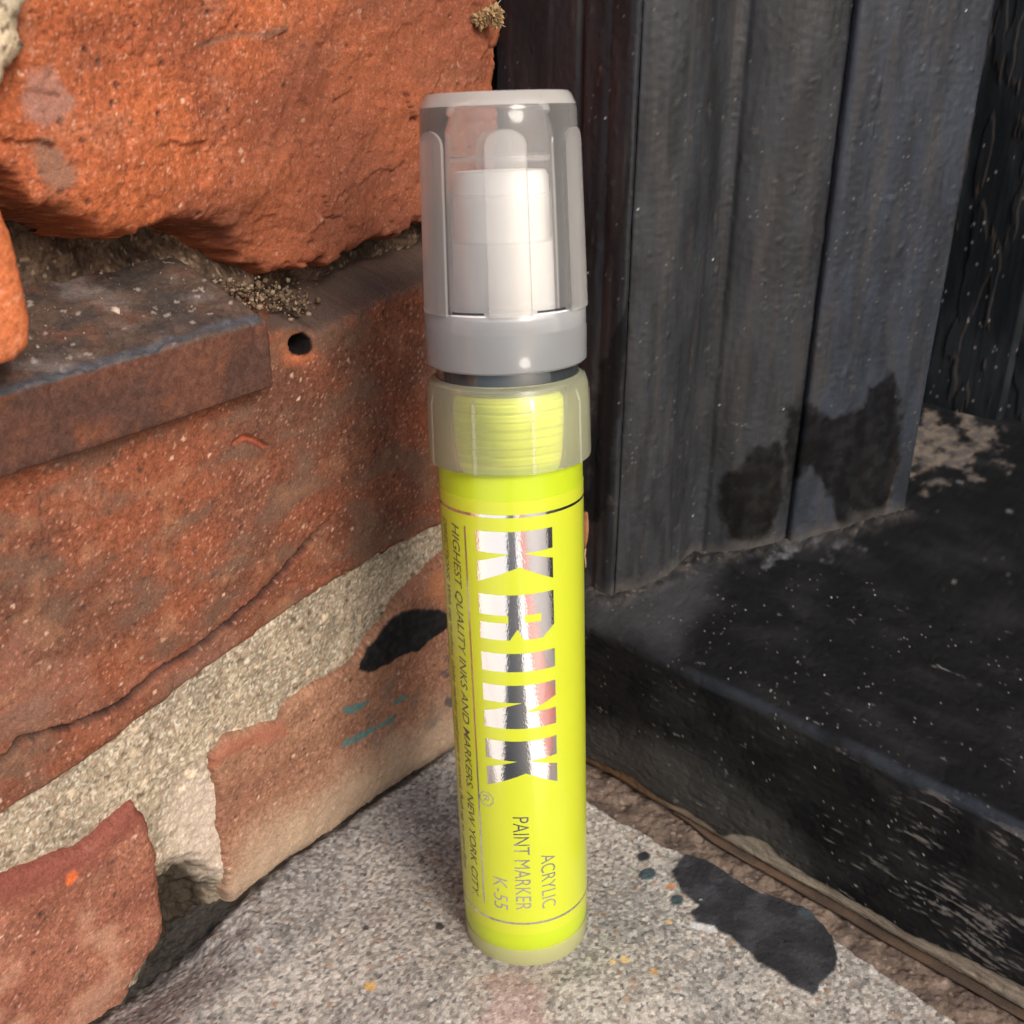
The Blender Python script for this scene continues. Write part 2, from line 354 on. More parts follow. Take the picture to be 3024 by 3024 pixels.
# middle brick with a crack and a drilled hole
M_POLY = wallpoly([(-420,1010),(-420,760),(0,700),(300,650),(520,622),(560,612),(600,618),(650,594),(720,562),(800,533),(940,490),(940,930),(850,985),(790,1012),(740,1040),(690,1066),(600,1120),(480,1205),(330,1312),(200,1410),(0,1545),(-420,1850)], 0)
CRACK = [(-60,1440),(20,1432),(38,1400),(90,1385),(140,1372),(230,1333),(300,1270),(370,1230),(430,1182),(490,1130),(560,1052),(600,1005),(628,975)]
VCRACK = [(72,905),(80,1000),(82,1100),(79,1240),(60,1370)]
def m_paint(s, z, px, c):
    X, Y = px[..., 0], px[..., 1]; w = 5*fbm(s, z, .25, 4, 91)
    d, side = line_d(X+w, Y+w, CRACK)
    k = sstep(6, 2.5, d+w*.4)*sstep(645, 560, X)
    c = mixc(c, C3(.03, .02, .02), k*.95)
    dh = -.16*k-.06*sstep(60, 0, d)*(side < 0)*sstep(640, 400, X)
    d2, _ = line_d(X+w*1.3, Y, VCRACK); k2 = sstep(2.6, .8, d2)*.8*sstep(-.35, .1, fbm(s, z, .5, 3, 93)); c = mixc(c, C3(.06, .035, .03), k2); dh = dh-.03*k2
    # drilled hole with a chipped rim
    hd = np.hypot(X-570, (Y-651))+w*.9; dh = dh-1.6*sstep(19, 15, hd)
    bowl = sstep(46, 16, np.hypot((X-556)*.8, Y-655)+w); dh = dh-.10*bowl; c = mixc(c, C3(.50, .15, .06), bowl*.75)
    c = mixc(c, C3(.012, .010, .010), sstep(18, 15, hd))
    # chips
    d3, _ = line_d(X+w, Y+w*.6, [(443, 838), (462, 826), (482, 832), (500, 843)]); k3 = sstep(8, 3, d3); dh = dh-.08*k3; c = mixc(c, C3(.33, .085, .045), k3); c = mixc(c, C3(.03, .02, .02), sstep(4, 1, np.abs(d3-6))*.6*(Y > 830))
    # darker weathered zones and a greyer film, soot along the top arris
    g1 = sstep(-.05, .35, fbm(s*.8, z*1.6, 1.1, 5, 95)); c = mixc(c, C3(.135, .085, .062), g1*.7)
    g2 = sstep(.0, .4, fbm(s, z, 1.6, 4, 97)+.1-np.abs(Y-1300)/700); c = mixc(c, C3(.30, .15, .11), g2*.35)
    top = np.interp(X, [-200, 520, 600, 720, 800, 940], [700, 628, 628, 576, 545, 500])
    soot = sstep(16, -14, Y-top+4+w*2.5)*(X > 505); c = mixc(c, C3(.085, .062, .052), soot*.9)
    g3 = sstep(.1, .4, fbm(s, z, .8, 4, 98)); c = mixc(c, C3(.38, .20, .115), g3*.25*sstep(720, 980, Y))
    c = mixc(c, C3(.010, .008, .008), sstep(25, 20, np.hypot((X-573)*1.1, Y-652)+w*.9))  # shade inside the drilled hole, painted black
    return c, dh
brick(M_POLY, .0, FINE, (.225, .076, .042), (.135, .060, .040), 211, rnd=.16, rel=.8, edge=.10, speck=.09, dark=.40, paint=m_paint)
# bricks of the lowest course
R_POLY = wallpoly([(395,1431),(430,1394),(490,1372),(527,1362),(545,1330),(591,1297),(672,1247),(715,1190),(763,1125),(833,1060),(940,985),(940,1520),(700,1640),(438,1860),(436,1727),(427,1646),(416,1566),(414,1485)], .05)
PATCH = [(676,1252),(677,1263),(694,1269),(731,1254),(762,1235),(789,1228),(810,1210),(843,1184),(848,1163),(831,1150),(778,1148),(755,1155),(731,1173),(715,1196),(692,1221)]
def r_paint(s, z, px, c):
    X, Y = px[..., 0], px[..., 1]; w = 4*fbm(s, z, .25, 4, 121); ww = 14*fbm(s, z, .7, 4, 122)
    gl = np.interp(X, [430, 470, 860], [1735, 1650, 1385])
    c = mixc(c, C3(.47, .385, .28), sstep(130, 0, gl-Y+ww*3)*.55)
    c = mixc(c, C3(.30, .115, .075), sstep(26, 6, np.abs(Y-np.interp(X, [395, 430, 527], [1435, 1398, 1366])-12)+ww)*(X < 540)*.8)
    g = sstep(.0, .4, fbm(s, z, .9, 4, 124)+.2-np.hypot(X-760, Y-1310)/260); c = mixc(c, C3(.14, .115, .095), g*.6)
    dk = sstep(.05, .3, fbm(s, z, .6, 4, 125)+.4-np.hypot((X-845)*2, Y-1285)/110); c = mixc(c, C3(.05, .055, .06), np.clip(dk, 0, 1)*.8)
    c = mixc(c, C3(.40, .17, .085), sstep(45, 15, np.hypot(X-838, Y-1105)+ww)*.8)
    n = fbm(s, z, .18, 3, 127)
    for pl in ([(648,1344),(650,1335),(690,1322),(699,1324),(664,1348)], [(643,1410),(653,1394),(697,1375),(741,1352),(746,1358),(700,1381),(676,1400)], [(740,1325),(765,1310),(768,1314),(745,1330)]):
        k = sstep(3, -2, poly_sd(X, Y, pl)+w)*sstep(-.45, -.1, n); c = mixc(c, C3(.055, .165, .165), k*.9)
    k = sstep(2, -2, poly_sd(X, Y, PATCH)+w*1.1); pk = mixc(C3(.013, .013, .014), C3(.022, .021, .022), sstep(-.2, .3, n))
    c = mixc(c, pk, k)
    return c, .015*k
brick(R_POLY, .05, FINE, (.29, .155, .10), (.24, .115, .075), 331, rnd=.18, rel=.9, edge=.08, speck=.07, dark=.25, paint=r_paint)
L_POLY = wallpoly([(-420,1840),(0,1662),(81,1630),(161,1603),(226,1539),(258,1517),(279,1544),(301,1609),(309,1689),(317,1754),(301,1795),(263,1843),(240,1890),(235,2150),(-420,2400)], .1)
def l_paint(s, z, px, c):
    X, Y = px[..., 0], px[..., 1]; ww = 14*fbm(s, z, .7, 4, 142); w = 3*fbm(s, z, .2, 4, 143)
    top = np.interp(X, [-100, 0, 161, 226, 260], [1700, 1662, 1603, 1539, 1517])
    c = mixc(c, C3(.19, .055, .045), sstep(75, 20, Y-top+ww*1.5)*.75)
    c = mixc(c, C3(.55, .13, .045), sstep(2, -2, poly_sd(X, Y, [(124,1652),(140,1640),(148,1648),(138,1668),(126,1672)])+w))
    c = mixc(c, C3(.46, .27, .19), sstep(.0, .4, fbm(s, z, 1.0, 4, 145)+.1-(1900-Y)/700)*.5)
    return c, 0*X
brick(L_POLY, .1, FINE, (.30, .13, .085), (.23, .088, .058), 431, rnd=.22, rel=.9, edge=.08, speck=.08, dark=.30, paint=l_paint)
# neighbouring brick that stands out past the ledge tile
F_POLY = wallpoly([(-330,300),(-40,362),(8,395),(30,440),(54,535),(66,610),(62,655),(30,684),(0,692),(-330,800)], 1.1)
brick(F_POLY, 1.1, .05, (.50, .15, .06), (.44, .13, .055), 531, rnd=.2, rel=.6, edge=.05, speck=.05, dark=.1)
# mortar: bed joint, upright joint, deep eroded joint under the upper brick
def mortar_field(s0, s1, z0, z1, step, seed, name):
    nx = int((s1-s0)/step)+1; ny = int((z1-z0)/step)+1
    s, z = np.meshgrid(np.linspace(s0, s1, nx), np.linspace(z0, z1, ny), indexing='ij')
    h = -.10-.10*sstep(-3, 0, s)+0*s
    P = W0+s[..., None]*WB+h[..., None]*WM+z[..., None]*ZV; px = project(P); X, Y = px[..., 0], px[..., 1]
    ww = 14*fbm(s, z, .5, 4, seed+1)
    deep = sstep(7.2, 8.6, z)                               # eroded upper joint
    h = h*(1-deep)+deep*(-2.3+.9*sstep(11.9, 10.6, z)+.30*fbm(s, z, .8, 4, seed+2))
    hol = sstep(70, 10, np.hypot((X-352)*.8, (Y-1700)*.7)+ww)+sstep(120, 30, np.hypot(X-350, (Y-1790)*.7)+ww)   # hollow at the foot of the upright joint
    h = h-.75*np.clip(hol, 0, 1)*(.7+.5*fbm(s, z, .3, 4, seed+21))
    h = h-.45*sstep(-.15, -.4, poly_sd(s, z, M_POLY))+.07*fbm(s, z, .6, 4, seed+3)+.04*fbm(s, z, .16, 4, seed+4, .6)
    f1, r1 = cells(s, z, .040, seed+5); f2, r2 = cells(s, z, .19, seed+6)
    peb = (r2 > .93) & (f2 < .40)
    h = h+(.5-f1)*.012*(.3+r1)+np.where(peb, (.42-f2)*.08, 0)-np.where((r2 < .08), sstep(.3, .1, f2)*.045, 0)
    c = mixc(C3(.39, .325, .24), C3(.29, .245, .185), sstep(-.3, .3, fbm(s, z, 1.0, 4, seed+7)))
    hue = (r1*61) % 1; c = c*(.62+.62*r1[..., None]); c = mixc(c, C3(.60, .54, .46), (hue > .88)*.7)
    c = mixc(c, C3(.26, .15, .09), (hue < .10)*.6); c = mixc(c, C3(.11, .09, .065), ((hue > .12) & (hue < .18))*.75)
    pebc = np.stack([.16+.5*((r2*97) % 1), .13+.40*((r2*97) % 1), .10+.28*((r2*97) % 1)], -1)
    c = np.where(peb[..., None], pebc, c)
    c = mixc(c, C3(.10, .075, .05), ((r2 < .05) & (f2 < .28))*.8)
    pinkish = sstep(110, 40, np.hypot(X-395, (Y-1560)*.7)+ww); c = mixc(c, C3(.60, .50, .43), pinkish*.5)
    cool = sstep(.1, .4, fbm(s, z, .5, 3, seed+9))*sstep(600, 700, X); c = mixc(c, c*C3(.75, .78, .80), cool*.7)
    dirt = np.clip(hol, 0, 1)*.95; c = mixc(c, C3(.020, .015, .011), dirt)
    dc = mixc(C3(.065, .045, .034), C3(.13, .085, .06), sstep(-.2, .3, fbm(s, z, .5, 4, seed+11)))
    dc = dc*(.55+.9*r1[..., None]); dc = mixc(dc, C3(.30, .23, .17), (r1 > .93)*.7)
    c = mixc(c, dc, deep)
    P = W0+s[..., None]*WB+h[..., None]*WM+z[..., None]*ZV
    V = P.reshape(-1, 3); q = quads(nx, ny)
    keep = (((V[q].mean(1)-W0)@WB) < 2.6)
    V, q, cc = compact(V, q[keep], c.reshape(-1, 3))
    return mesh_from(name, V, q, M_MORTAR, wall, cc, origin=W0)
mortar_field(-11.6, 2.6, -1.6, 12.6, .034, 611, 'mortar')
# smear of mortar on the upper brick's end
SM = wallpoly([(-300,-200),(70,-200),(66,0),(60,60),(48,130),(22,172),(0,186),(-300,260)], .35)
def sm_paint(s, z, px, c):
    f1, r1 = cells(s, z, .07, 700); n = mixc(C3(.55, .45, .31), C3(.40, .34, .25), sstep(-.3, .3, fbm(s, z, .6, 4, 701)))
    n = n*(.75+.5*r1[..., None]); n = np.where((r1 < .06)[..., None], C3(.18, .13, .09), n); return n, .06*fbm(s, z, .3, 4, 703)
brick(SM, .30, .04, (.5, .4, .3), (.4, .35, .25), 631, rnd=.3, rel=1.0, edge=.2, paint=sm_paint, name='mortar_smear', mat=M_MORTAR)
# dark ledge tile: a slab with a sloping, gritty top
def ledge_tile():
    s0, s1 = -13.0, -4.09; zb, zt = 9.58, 10.70
    prof = [(-2.2, 9.55), (-.6, 9.55), (.44, 9.56)]
    def arc(cx, cz, r, a0, a1, n): return [(cx+r*math.cos(math.radians(a0+(a1-a0)*i/n)), cz+r*math.sin(math.radians(a0+(a1-a0)*i/n))) for i in range(n+1)]
    r = .07
    prof = [(-2.2, zb), (-1.0, zb)]+arc(.5-r, zb+r, r, -90, 0, 4)+arc(.5-r, zt-r+.0, r, 0, 70, 5)+[(-3.4, 11.66), (-3.6, 11.0)]
    pr = np.array(prof); d = np.r_[0, np.cumsum(np.hypot(*np.diff(pr, axis=0).T))]
    tt = np.linspace(0, d[-1], 210); hh = np.interp(tt, d, pr[:, 0]); zz = np.interp(tt, d, pr[:, 1])
    ss = np.r_[np.linspace(s0, s1-.12, 260), s1-.12+.12*np.sin(np.linspace(0.1, 1, 8)*math.pi/2)]
    S = np.repeat(ss[:, None], len(tt), 1); Hh = np.repeat(hh[None], len(ss), 0); Z = np.repeat(zz[None], len(ss), 0)
    # round the free end
    e = np.clip((S-(s1-.12))/.12, 0, 1); sh = .10*(1-np.sqrt(1-e*e*.98))
    ch, cz = -1.4, 10.4
    Hh = Hh+np.sign(ch-Hh)*sh*(np.abs(ch-Hh) > .3); Z = Z+np.sign(cz-Z)*sh*.6
    nh = np.gradient(Z, axis=1); nz = -np.gradient(Hh, axis=1); l = np.hypot(nh, nz)+1e-9; nh /= l; nz /= l
    a, bq = S, tt[None]+0*S
    top = sstep(.3, .6, nz)                              # 1 on the sloping top
    disp = .05*fbm(a, bq, 2.0, 4, 801)+.012*fbm(a, bq, .25, 4, 802)+top*.05*fbm(a, bq, .4, 4, 803)
    disp = disp-.06*sstep(.12, .4, fbm(a, bq*.5, .3, 4, 806))*np.exp(-((Hh-.45)/.13)**2)*(Z > 10.3)
    Hh = Hh+nh*disp; Z = Z+nz*disp; S = S+.03*fbm(Hh*3, Z*3, .7, 3, 805)*sstep(s1-.5, s1, S)
    P = W0+S[..., None]*WB+Hh[..., None]*WM+Z[..., None]*ZV
    f1, r1 = cells(a, bq, .07, 811)
    fr = mixc(C3(.115, .052, .036), C3(.075, .040, .032), sstep(-.3, .3, fbm(a, bq, 1.0, 5, 812)))
    fr = mixc(fr, C3(.20, .070, .036), sstep(.1, .45, fbm(a, bq, .8, 4, 813))*.6)
    tp = mixc(C3(.105, .07, .055), C3(.065, .052, .047), sstep(-.3, .3, fbm(a, bq, .8, 5, 814)))
    tp = mixc(tp, C3(.16, .075, .05), sstep(.05, .4, fbm(a, bq, .9, 4, 815))*.6)
    dust = sstep(.1, .5, fbm(a, bq, .9, 4, 816)+.25*sstep(-.6, -2.0, Hh)); tp = mixc(tp, C3(.22, .19, .18), dust*.5)
    tp = mixc(tp, C3(.30, .26, .24), (r1 > .985)*.7)
    c = mixc(fr, tp, top)
    blue = sstep(.16, .02, np.abs(Hh-(.33-.02*(S+4)))+.07*fbm(a, bq, .5, 4, 817))*top; c = mixc(c, C3(.075, .08, .095), blue*.9)
    c = c*(.8+.4*r1[..., None])
    V = P.reshape(-1, 3); Q = quads(len(ss), len(tt))
    n = len(tt); last = (len(ss)-1)*n                      # close the free end
    cidx = len(V); V = np.vstack([V, V[last:last+n].mean(0)]); cc = np.vstack([c.reshape(-1, 3), fr[-1].mean(0)])
    fan = np.stack([np.full(n-1, cidx), last+np.arange(1, n), last+np.arange(n-1), last+np.arange(n-1)], -1)
    bm = None
    o = mesh_from('ledge_tile', V, Q, M_BRICK, wall, cc, origin=W0)
    me = o.data; b = bmesh.new(); b.from_mesh(me); b.verts.ensure_lookup_table()
    for i in range(n-1):
        try: b.faces.new((b.verts[cidx], b.verts[last+i+1], b.verts[last+i]))
        except Exception: pass
    b.to_mesh(me); b.free()
    o['label'] = 'dark brown ledge tile with gritty sloping top'
    return P, top, Hh
TP, TTOP, TH = ledge_tile()
# loose grit lying on the ledge and in the eroded joint
def grit():
    rng = np.random.default_rng(5); ico = bmesh.new(); bmesh.ops.create_icosphere(ico, subdivisions=1, radius=1)
    iv = np.array([v.co[:] for v in ico.verts]); fi = np.array([[v.index for v in f.verts] for f in ico.faces]); ico.free()
    Vs, Fs, Cs = [], [], []; base = 0
    pts = []
    idx = np.argwhere(TTOP > .9)
    w = np.exp(-((TP[idx[:, 0], idx[:, 1]]-W0)@WB+6.6)**2/5)*np.where(TH[idx[:, 0], idx[:, 1]] < -.2, 1, .18)
    for i in rng.choice(len(idx), 420, p=w/w.sum()):
        r = .008+.026*rng.random()**3
        pts.append((TP[idx[i, 0], idx[i, 1]]+ZV*r*.3, r, None))
    p = W0+(-5.9)*WB+(-.75)*WM+10.98*ZV; pts.append((p, .13, (.50, .40, .33)))
    for k in range(420):                                   # gravelly crumbs where the joint has washed out
        s = rng.normal(-3.2, .45); hh = -.35-.9*rng.random(); z = 10.62-.25*(s+3.2)+.25*(hh+.9)*-1+.1*rng.normal()
        pts.append((W0+s*WB+hh*WM+z*ZV, .018+.05*rng.random()**2, (.13, .09, .06) if rng.random() < .7 else (.27, .20, .14)))
    for p, r, cc in pts:
        q = Quaternion(rng.normal(size=4)); R = np.array(q.normalized().to_matrix())
        v = iv*(1+.25*rng.normal(size=(len(iv), 1)))*np.array([1, .75, .6])*r
        Vs.append(v@R.T+p); Fs.append(fi+base); base += len(iv)
        t = rng.random(); col = C3(*cc) if cc else (C3(.25, .21, .19)*(.4+.9*t) if rng.random() < .7 else C3(.12, .09, .08))
        Cs.append(np.repeat(col[None], len(iv), 0))
    o = mesh_from('grit', np.vstack(Vs), np.vstack(Fs), M_MORTAR, wall, np.vstack(Cs), origin=W0); o['kind'] = 'stuff'
grit()
# the wall goes on above and to the left
def coarse(sa, sb, za, zb, seed):
    brick(np.array([(sa, za), (sb, za), (sb, zb), (sa, zb)], float), -.15, .22, (.40, .125, .062), (.30, .10, .055), seed, rnd=.3, rel=1, edge=.1)
sd = 900
for r_i in range(5):
    za = 17.2+r_i*7.3; off = -11 if r_i % 2 else 0
    for sa, sb in ((-34+off/2-0, -23.6+off/2), (-22.6+off/2, -10.6+off/2), (-9.6+off/2, 2.2)):
        coarse(sa, sb, za, za+6.3, sd); sd += 17
for za, zb, e in ((-3, 3.0, -11.4), (4.2, 9.4, -12.2), (10.4, 16.2, -11.5)):
    coarse(-23, e-.3, za, zb, sd); sd += 17
V = np.array([W0+s*WB-.6*WM+z*ZV for s in (-36, -11.4, 2.6) for z in (-8, 16.4, 54)]); 
mesh_from('mortar', V, [(0, 3, 4, 1), (1, 4, 5, 2), (4, 7, 8, 5)], M_MORTAR, wall, np.tile(C3(.5, .42, .31), (9, 1)), origin=W0)

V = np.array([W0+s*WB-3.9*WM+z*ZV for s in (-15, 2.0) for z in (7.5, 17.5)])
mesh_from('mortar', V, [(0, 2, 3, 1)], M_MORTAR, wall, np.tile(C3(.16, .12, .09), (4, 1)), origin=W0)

# ------------------------------------------------------------------ DOOR SILL
def sillpt(u, n, z): return S0+np.asarray(u)[..., None]*SU+np.asarray(n)[..., None]*SN+np.asarray(z)[..., None]*ZV
WOODM = [(1090,1425),(1180,1462),(1250,1508),(1300,1530),(1345,1566),(1362,1576),(1420,1578),(1450,1590),(1470,1618),(1530,1655),(1600,1700),(1700,1752),(1940,1868),(2200,2000),(2200,2200),(1940,1960),(1700,1830),(1090,1470)]
sill = empty('door_sill', S0, 'worn black painted wooden door sill with bare wood along its lower edge', 'sill')
def build_sill():
    slope = .16; zt = 3.48
    pr = np.array([(.5, -.25), (.06, -.12), (.0, .0), (.0, .5), (.0, zt-.14), (.035, zt-.045), (.11, zt), (14.5, zt+slope*14.3)])
    d = np.r_[0, np.cumsum(np.hypot(*np.diff(pr, axis=0).T))]
    tt = np.r_[np.linspace(0, 8.5, 250), np.linspace(8.55, d[-1], 90)]
    uu = np.r_[np.linspace(-3.2, 9.5, 400), np.linspace(9.7, 40, 60)]
    a, t = np.meshgrid(uu, tt, indexing='ij')
    nn = np.interp(t, d, pr[:, 0]); z = np.interp(t, d, pr[:, 1])
    dn = np.gradient(np.interp(tt, d, pr[:, 0])); dz = np.gradient(np.interp(tt, d, pr[:, 1])); l = np.hypot(dn, dz); dn /= l; dz /= l
    on, oz = -dz[None], dn[None]                     # outwards
    top = sstep(.3, .8, oz)+0*a
    P = sillpt(a, nn, z); px = project(P); X, Y = px[..., 0], px[..., 1]
    grain = fbm(a*.12, t+.25*fbm(a, t, 2.0, 2, 19), .075, 3, 11)          # lines along the board
    ww = 9*fbm(a, t, .5, 4, 13)
    disp = .05*fbm(a, t, 2.4, 3, 14)+.022*fbm(a*.35, t, .4, 4, 15)+.012*fbm(a, t, .14, 4, 16, .6)+.012*grain*(.4+.6*(1-top))
    f1, r1 = cells(a, t, .06, 17); f2, r2 = cells(a, t, .17, 18)
    pit = sstep(.15, .4, fbm(a, t, .22, 4, 20)); disp = disp-.012*pit
    wood = sstep(3, -3, poly_sd(X, Y, WOODM)+ww*.8)*(1-top)
    disp = disp-.05*wood
    blk = C3(.009, .0095, .011); grey = C3(.030, .031, .034)
    c = mixc(blk, grey, sstep(-.15, .5, fbm(a*.5, t, .9, 5, 23))*.45)
    c = mixc(c, C3(.050, .052, .058), sstep(40, -30, poly_sd(X, Y, [(1110,1100),(1230,1085),(1350,1075),(1330,1130),(1290,1180),(1270,1225),(1180,1190),(1110,1180)])+ww*2)*.8)     # flaked lighter patch by the frame
    lg = sstep(60, -20, poly_sd(X, Y, [(1110,1375),(1300,1450),(1450,1560),(1500,1640),(1400,1575),(1300,1530),(1180,1455),(1110,1430)])+ww*2); c = mixc(c, C3(.070, .069, .067), lg*.7)
    # worn-through scratches along the grain and dust specks
    scr = sstep(.22, .46, grain+.22*fbm(a, t, .7, 3, 27)-.25+.42*sstep(1450, 1850, X)*(1-top))*sstep(-.1, .25, fbm(a, t, 1.3, 4, 28)+.12*(1-top))
    c = mixc(c, C3(.24, .23, .22), np.clip(scr, 0, 1)*.55)
    w2 = sstep(.42, .6, fbm(a*.6, t, .16, 3, 29))*sstep(.0, .3, fbm(a, t, .9, 4, 30)); c = mixc(c, C3(.22, .21, .20), w2*.5)
    arr = sstep(.20, .06, np.abs(t-(d[4]+.12)+.06*fbm(a, t, 1.0, 3, 31)))*sstep(-.35, .2, fbm(a, t, 1.2, 3, 32)+.15); c = mixc(c, C3(.030, .038, .052), arr*.7*sstep(1150, 1500, X+60*fbm(a, t, 1, 3, 41)))
    g1, q1 = cells(a, t, .035, 117); clump = sstep(-.1, .45, fbm(a, t, .6, 4, 118))
    c = mixc(c, C3(.30, .285, .27), ((q1 > .999-.045*clump) & (g1 < .25+.25*r1))*(.2+.6*r1*r1)*(t < 8.4))
    c = mixc(c, C3(.5, .47, .43), ((r2 > .993) & (f2 < .10))*.9*(t < 8.4))
    # dusty, bare back corner beside the frame
    dust = sstep(.0, .35, fbm(a, t, .6, 5, 33)+.55-np.hypot((X-1745)/150, (Y-835)/75)*.6)*top
    c = mixc(c, mixc(C3(.20, .165, .135), C3(.12, .105, .10), sstep(-.2, .2, fbm(a, t, .3, 3, 35))), np.clip(dust, 0, 1)*.85)
    dust2 = sstep(.0, .35, fbm(a, t, .5, 5, 36)+.35-np.hypot((X-1490)/140, (Y-1025)/45)*.6)*top
    c = mixc(c, C3(.12, .125, .14), np.clip(dust2, 0, 1)*.75)
    # raw wood
    wc = mixc(C3(.34, .30, .24), C3(.23, .20, .165), sstep(-.3, .3, grain)); wc = mixc(wc, C3(.15, .085, .045), sstep(1400, 1150, X)*.85)
    c = mixc(c, wc, wood)
    rough = .42+.30*sstep(-.2, .3, fbm(a, t, .8, 3, 38))+.3*wood+.3*np.clip(dust, 0, 1)
    FOOT = [(-3.6, 1.0), (-.33, 1.0), (-.05, 1.5), (.42, 2.9), (.40, 3.2), (.75, 3.35), (1.35, 4.2), (1.72, 4.7), (2.3, 5.42), (3.14, 6.9)]
    fd, _ = line_d(a, nn, FOOT); hp = top*sstep(.42, .0, fd+.25*fbm(a, nn, .45, 5, 43, .6)-.06); disp = disp+.07*hp*(1+1.2*fbm(a, nn, .3, 5, 44, .65))
    hc = mixc(C3(.095, .085, .078), C3(.04, .04, .043), sstep(-.25, .2, fbm(a, nn, .3, 4, 45))); hc = mixc(hc*.7, C3(.20, .16, .13), (r1 > .95)*.6); c = mixc(c, hc, hp*.7)
    rough = rough+.3*hp
    disp = disp+.05*np.clip(dust2, 0, 1)*fbm(a, t, .2, 3, 39)
    P = sillpt(a, nn+on*disp, z+oz*disp)
    return mesh_from('sill_board', P.reshape(-1, 3), quads(len(uu), len(tt))[:, ::-1], M_PAINT, sill, c.reshape(-1, 3), {'rough': rough}, origin=S0)
build_sill()
def splinter():      # thin strip of wood split from the underside
    uu = np.linspace(2.2, 14, 400); prof = np.array([(-.02, -.13), (-.09, -.11), (-.10, -.075), (-.04, -.055), (.3, -.05), (.3, -.14)])
    w = .05*fbm(uu, 0*uu, 1.6, 4, 3); e = sstep(2.1, 3.4, uu); k = len(prof)
    V = np.concatenate([(S0+uu[:, None]*SU+((n_*e+.08*(1-e))+w*.6)[:, None]*SN+(z_+w*.35-.03)[:, None]*ZV)[:, None] for n_, z_ in prof], 1).reshape(-1, 3)
    i_ = np.arange(len(uu)-1)[:, None]*k; j_ = np.arange(k)[None]; j2 = (j_+1) % k
    Q = np.stack([i_+j_, i_+k+j_, i_+k+j2, i_+j2], -1).reshape(-1, 4)
    c = mixc(C3(.13, .085, .06), C3(.065, .05, .04), sstep(-.3, .3, fbm(np.repeat(uu, k)*.3, np.tile(np.arange(k)*1.7, len(uu)), .4, 4, 8)))
    o = mesh_from('wood_splinter', V, Q, M_STONE, sill, c, smooth=False, origin=S0); o['label'] = 'thin brown strip of wood split from the sill'
splinter()

# ------------------------------------------------------------------ DOOR FRAME (moulded jamb) and DOOR
frame = empty('door_frame', sillpt(-.3, 1.0, 3.6), 'dusty black painted wooden door frame with upright mouldings on the sill', 'door frame')
FO = sillpt(-.3, 1.0, 3.6)
BLACK1 = [(1352,930),(1360,905),(1395,885),(1415,858),(1440,850),(1470,838),(1480,880),(1470,960),(1462,1010),(1440,1025),(1380,1020),(1358,985),(1346,950)]
BLACK2 = [(1484,770),(1530,762),(1570,784),(1620,770),(1640,730),(1690,700),(1700,790),(1690,900),(1670,980),(1610,1030),(1585,1010),(1560,930),(1530,880),(1500,905),(1480,930)]
def board(name, prof, seed, tint, smoothn=1):
    pr = np.array(prof, float); d = np.r_[0, np.cumsum(np.hypot(*np.diff(pr, axis=0).T))]
    tt = np.linspace(0, d[-1], max(24, int(d[-1]/.035)))
    zz = np.r_[np.linspace(2.6, 17.5, 420), np.linspace(18, 54, 30)]
    t, z = np.meshgrid(tt, zz, indexing='ij')
    pu = np.interp(tt, d, pr[:, 0]); pn = np.interp(tt, d, pr[:, 1])
    du = np.gradient(pu); dn = np.gradient(pn); l = np.hypot(du, dn)+1e-9; ou = (dn/l)[:, None]; on_ = (-du/l)[:, None]
    gr = fbm(t, z*.07, .05, 3, seed+1); ww = 16*fbm(t, z*.8, .5, 6, seed+9, .62)
    disp = .022*fbm(t, z*.25, .8, 4, seed+2)+.005*gr+.008*fbm(t, z, .12, 3, seed+3)
    bl = sstep(.35, .5, fbm(t, z*.5, .35, 4, seed+4)); disp = disp+.015*bl
    f1, r1 = cells(t, z, .045, seed+5); f2, r2 = cells(t, z, .16, seed+6)
    disp = disp+np.where((r2 > .93), sstep(.25, .08, f2)*.018, 0)
    P = sillpt(pu[:, None]+ou*disp, pn[:, None]+on_*disp, z); px = project(P); X, Y = px[..., 0], px[..., 1]
    c = mixc(C3(*tint), C3(*tint)*C3(.62, .60, .58), sstep(-.3, .3, fbm(t, z*.25, .5, 4, seed+7)))
    c = mixc(c, C3(.038, .036, .037), sstep(.0, .4, fbm(t*1.2, z*.12, .4, 4, seed+8))*.6)
    c = c*(.92+.16*sstep(-.4, .4, gr))[..., None]
    dens = .996-.03*sstep(.0, .5, fbm(t, z*.4, .7, 3, seed+10))
    c = mixc(c, C3(.20, .19, .19), ((r1 > dens) & (f1 < .30))*.45)
    c = mixc(c, C3(.45, .43, .40), ((r2 > .995) & (f2 < .10))*.9)
    k = np.maximum(sstep(9, -9, poly_sd(X, Y, BLACK1)+ww*1.5), sstep(9, -9, poly_sd(X, Y, BLACK2)+ww*1.5))*(.80+.14*sstep(-.2, .2, fbm(t, z, .3, 4, seed+14))); k = np.maximum(k, sstep(8, -8, poly_sd(X, Y, [(1108,860),(1130,690),(1190,560),(1165,800),(1150,960),(1108,1000)])+ww*2)*.7)
    c = mixc(c, C3(.006, .0055, .005), k*.97)
    chip = sstep(.40, .46, fbm(t, z*.6, .28, 5, seed+15, .6)+.10*sstep(9, 4, z)); c = mixc(c, C3(.10, .085, .07), chip*.3*(1-k))
    base = sstep(.45, .0, (z-(3.48+.16*pn[:, None]))+.25*fbm(t, z, .4, 4, seed+11)); c = mixc(c, C3(.085, .078, .072), base*.6)
    rough = .24+.16*sstep(-.2, .3, fbm(t, z*.3, .7, 3, seed+12))+.5*k
    return mesh_from(name, P.reshape(-1, 3), quads(len(tt), len(zz)), M_FRAME, frame, c.reshape(-1, 3), {'rough': rough}, origin=FO)
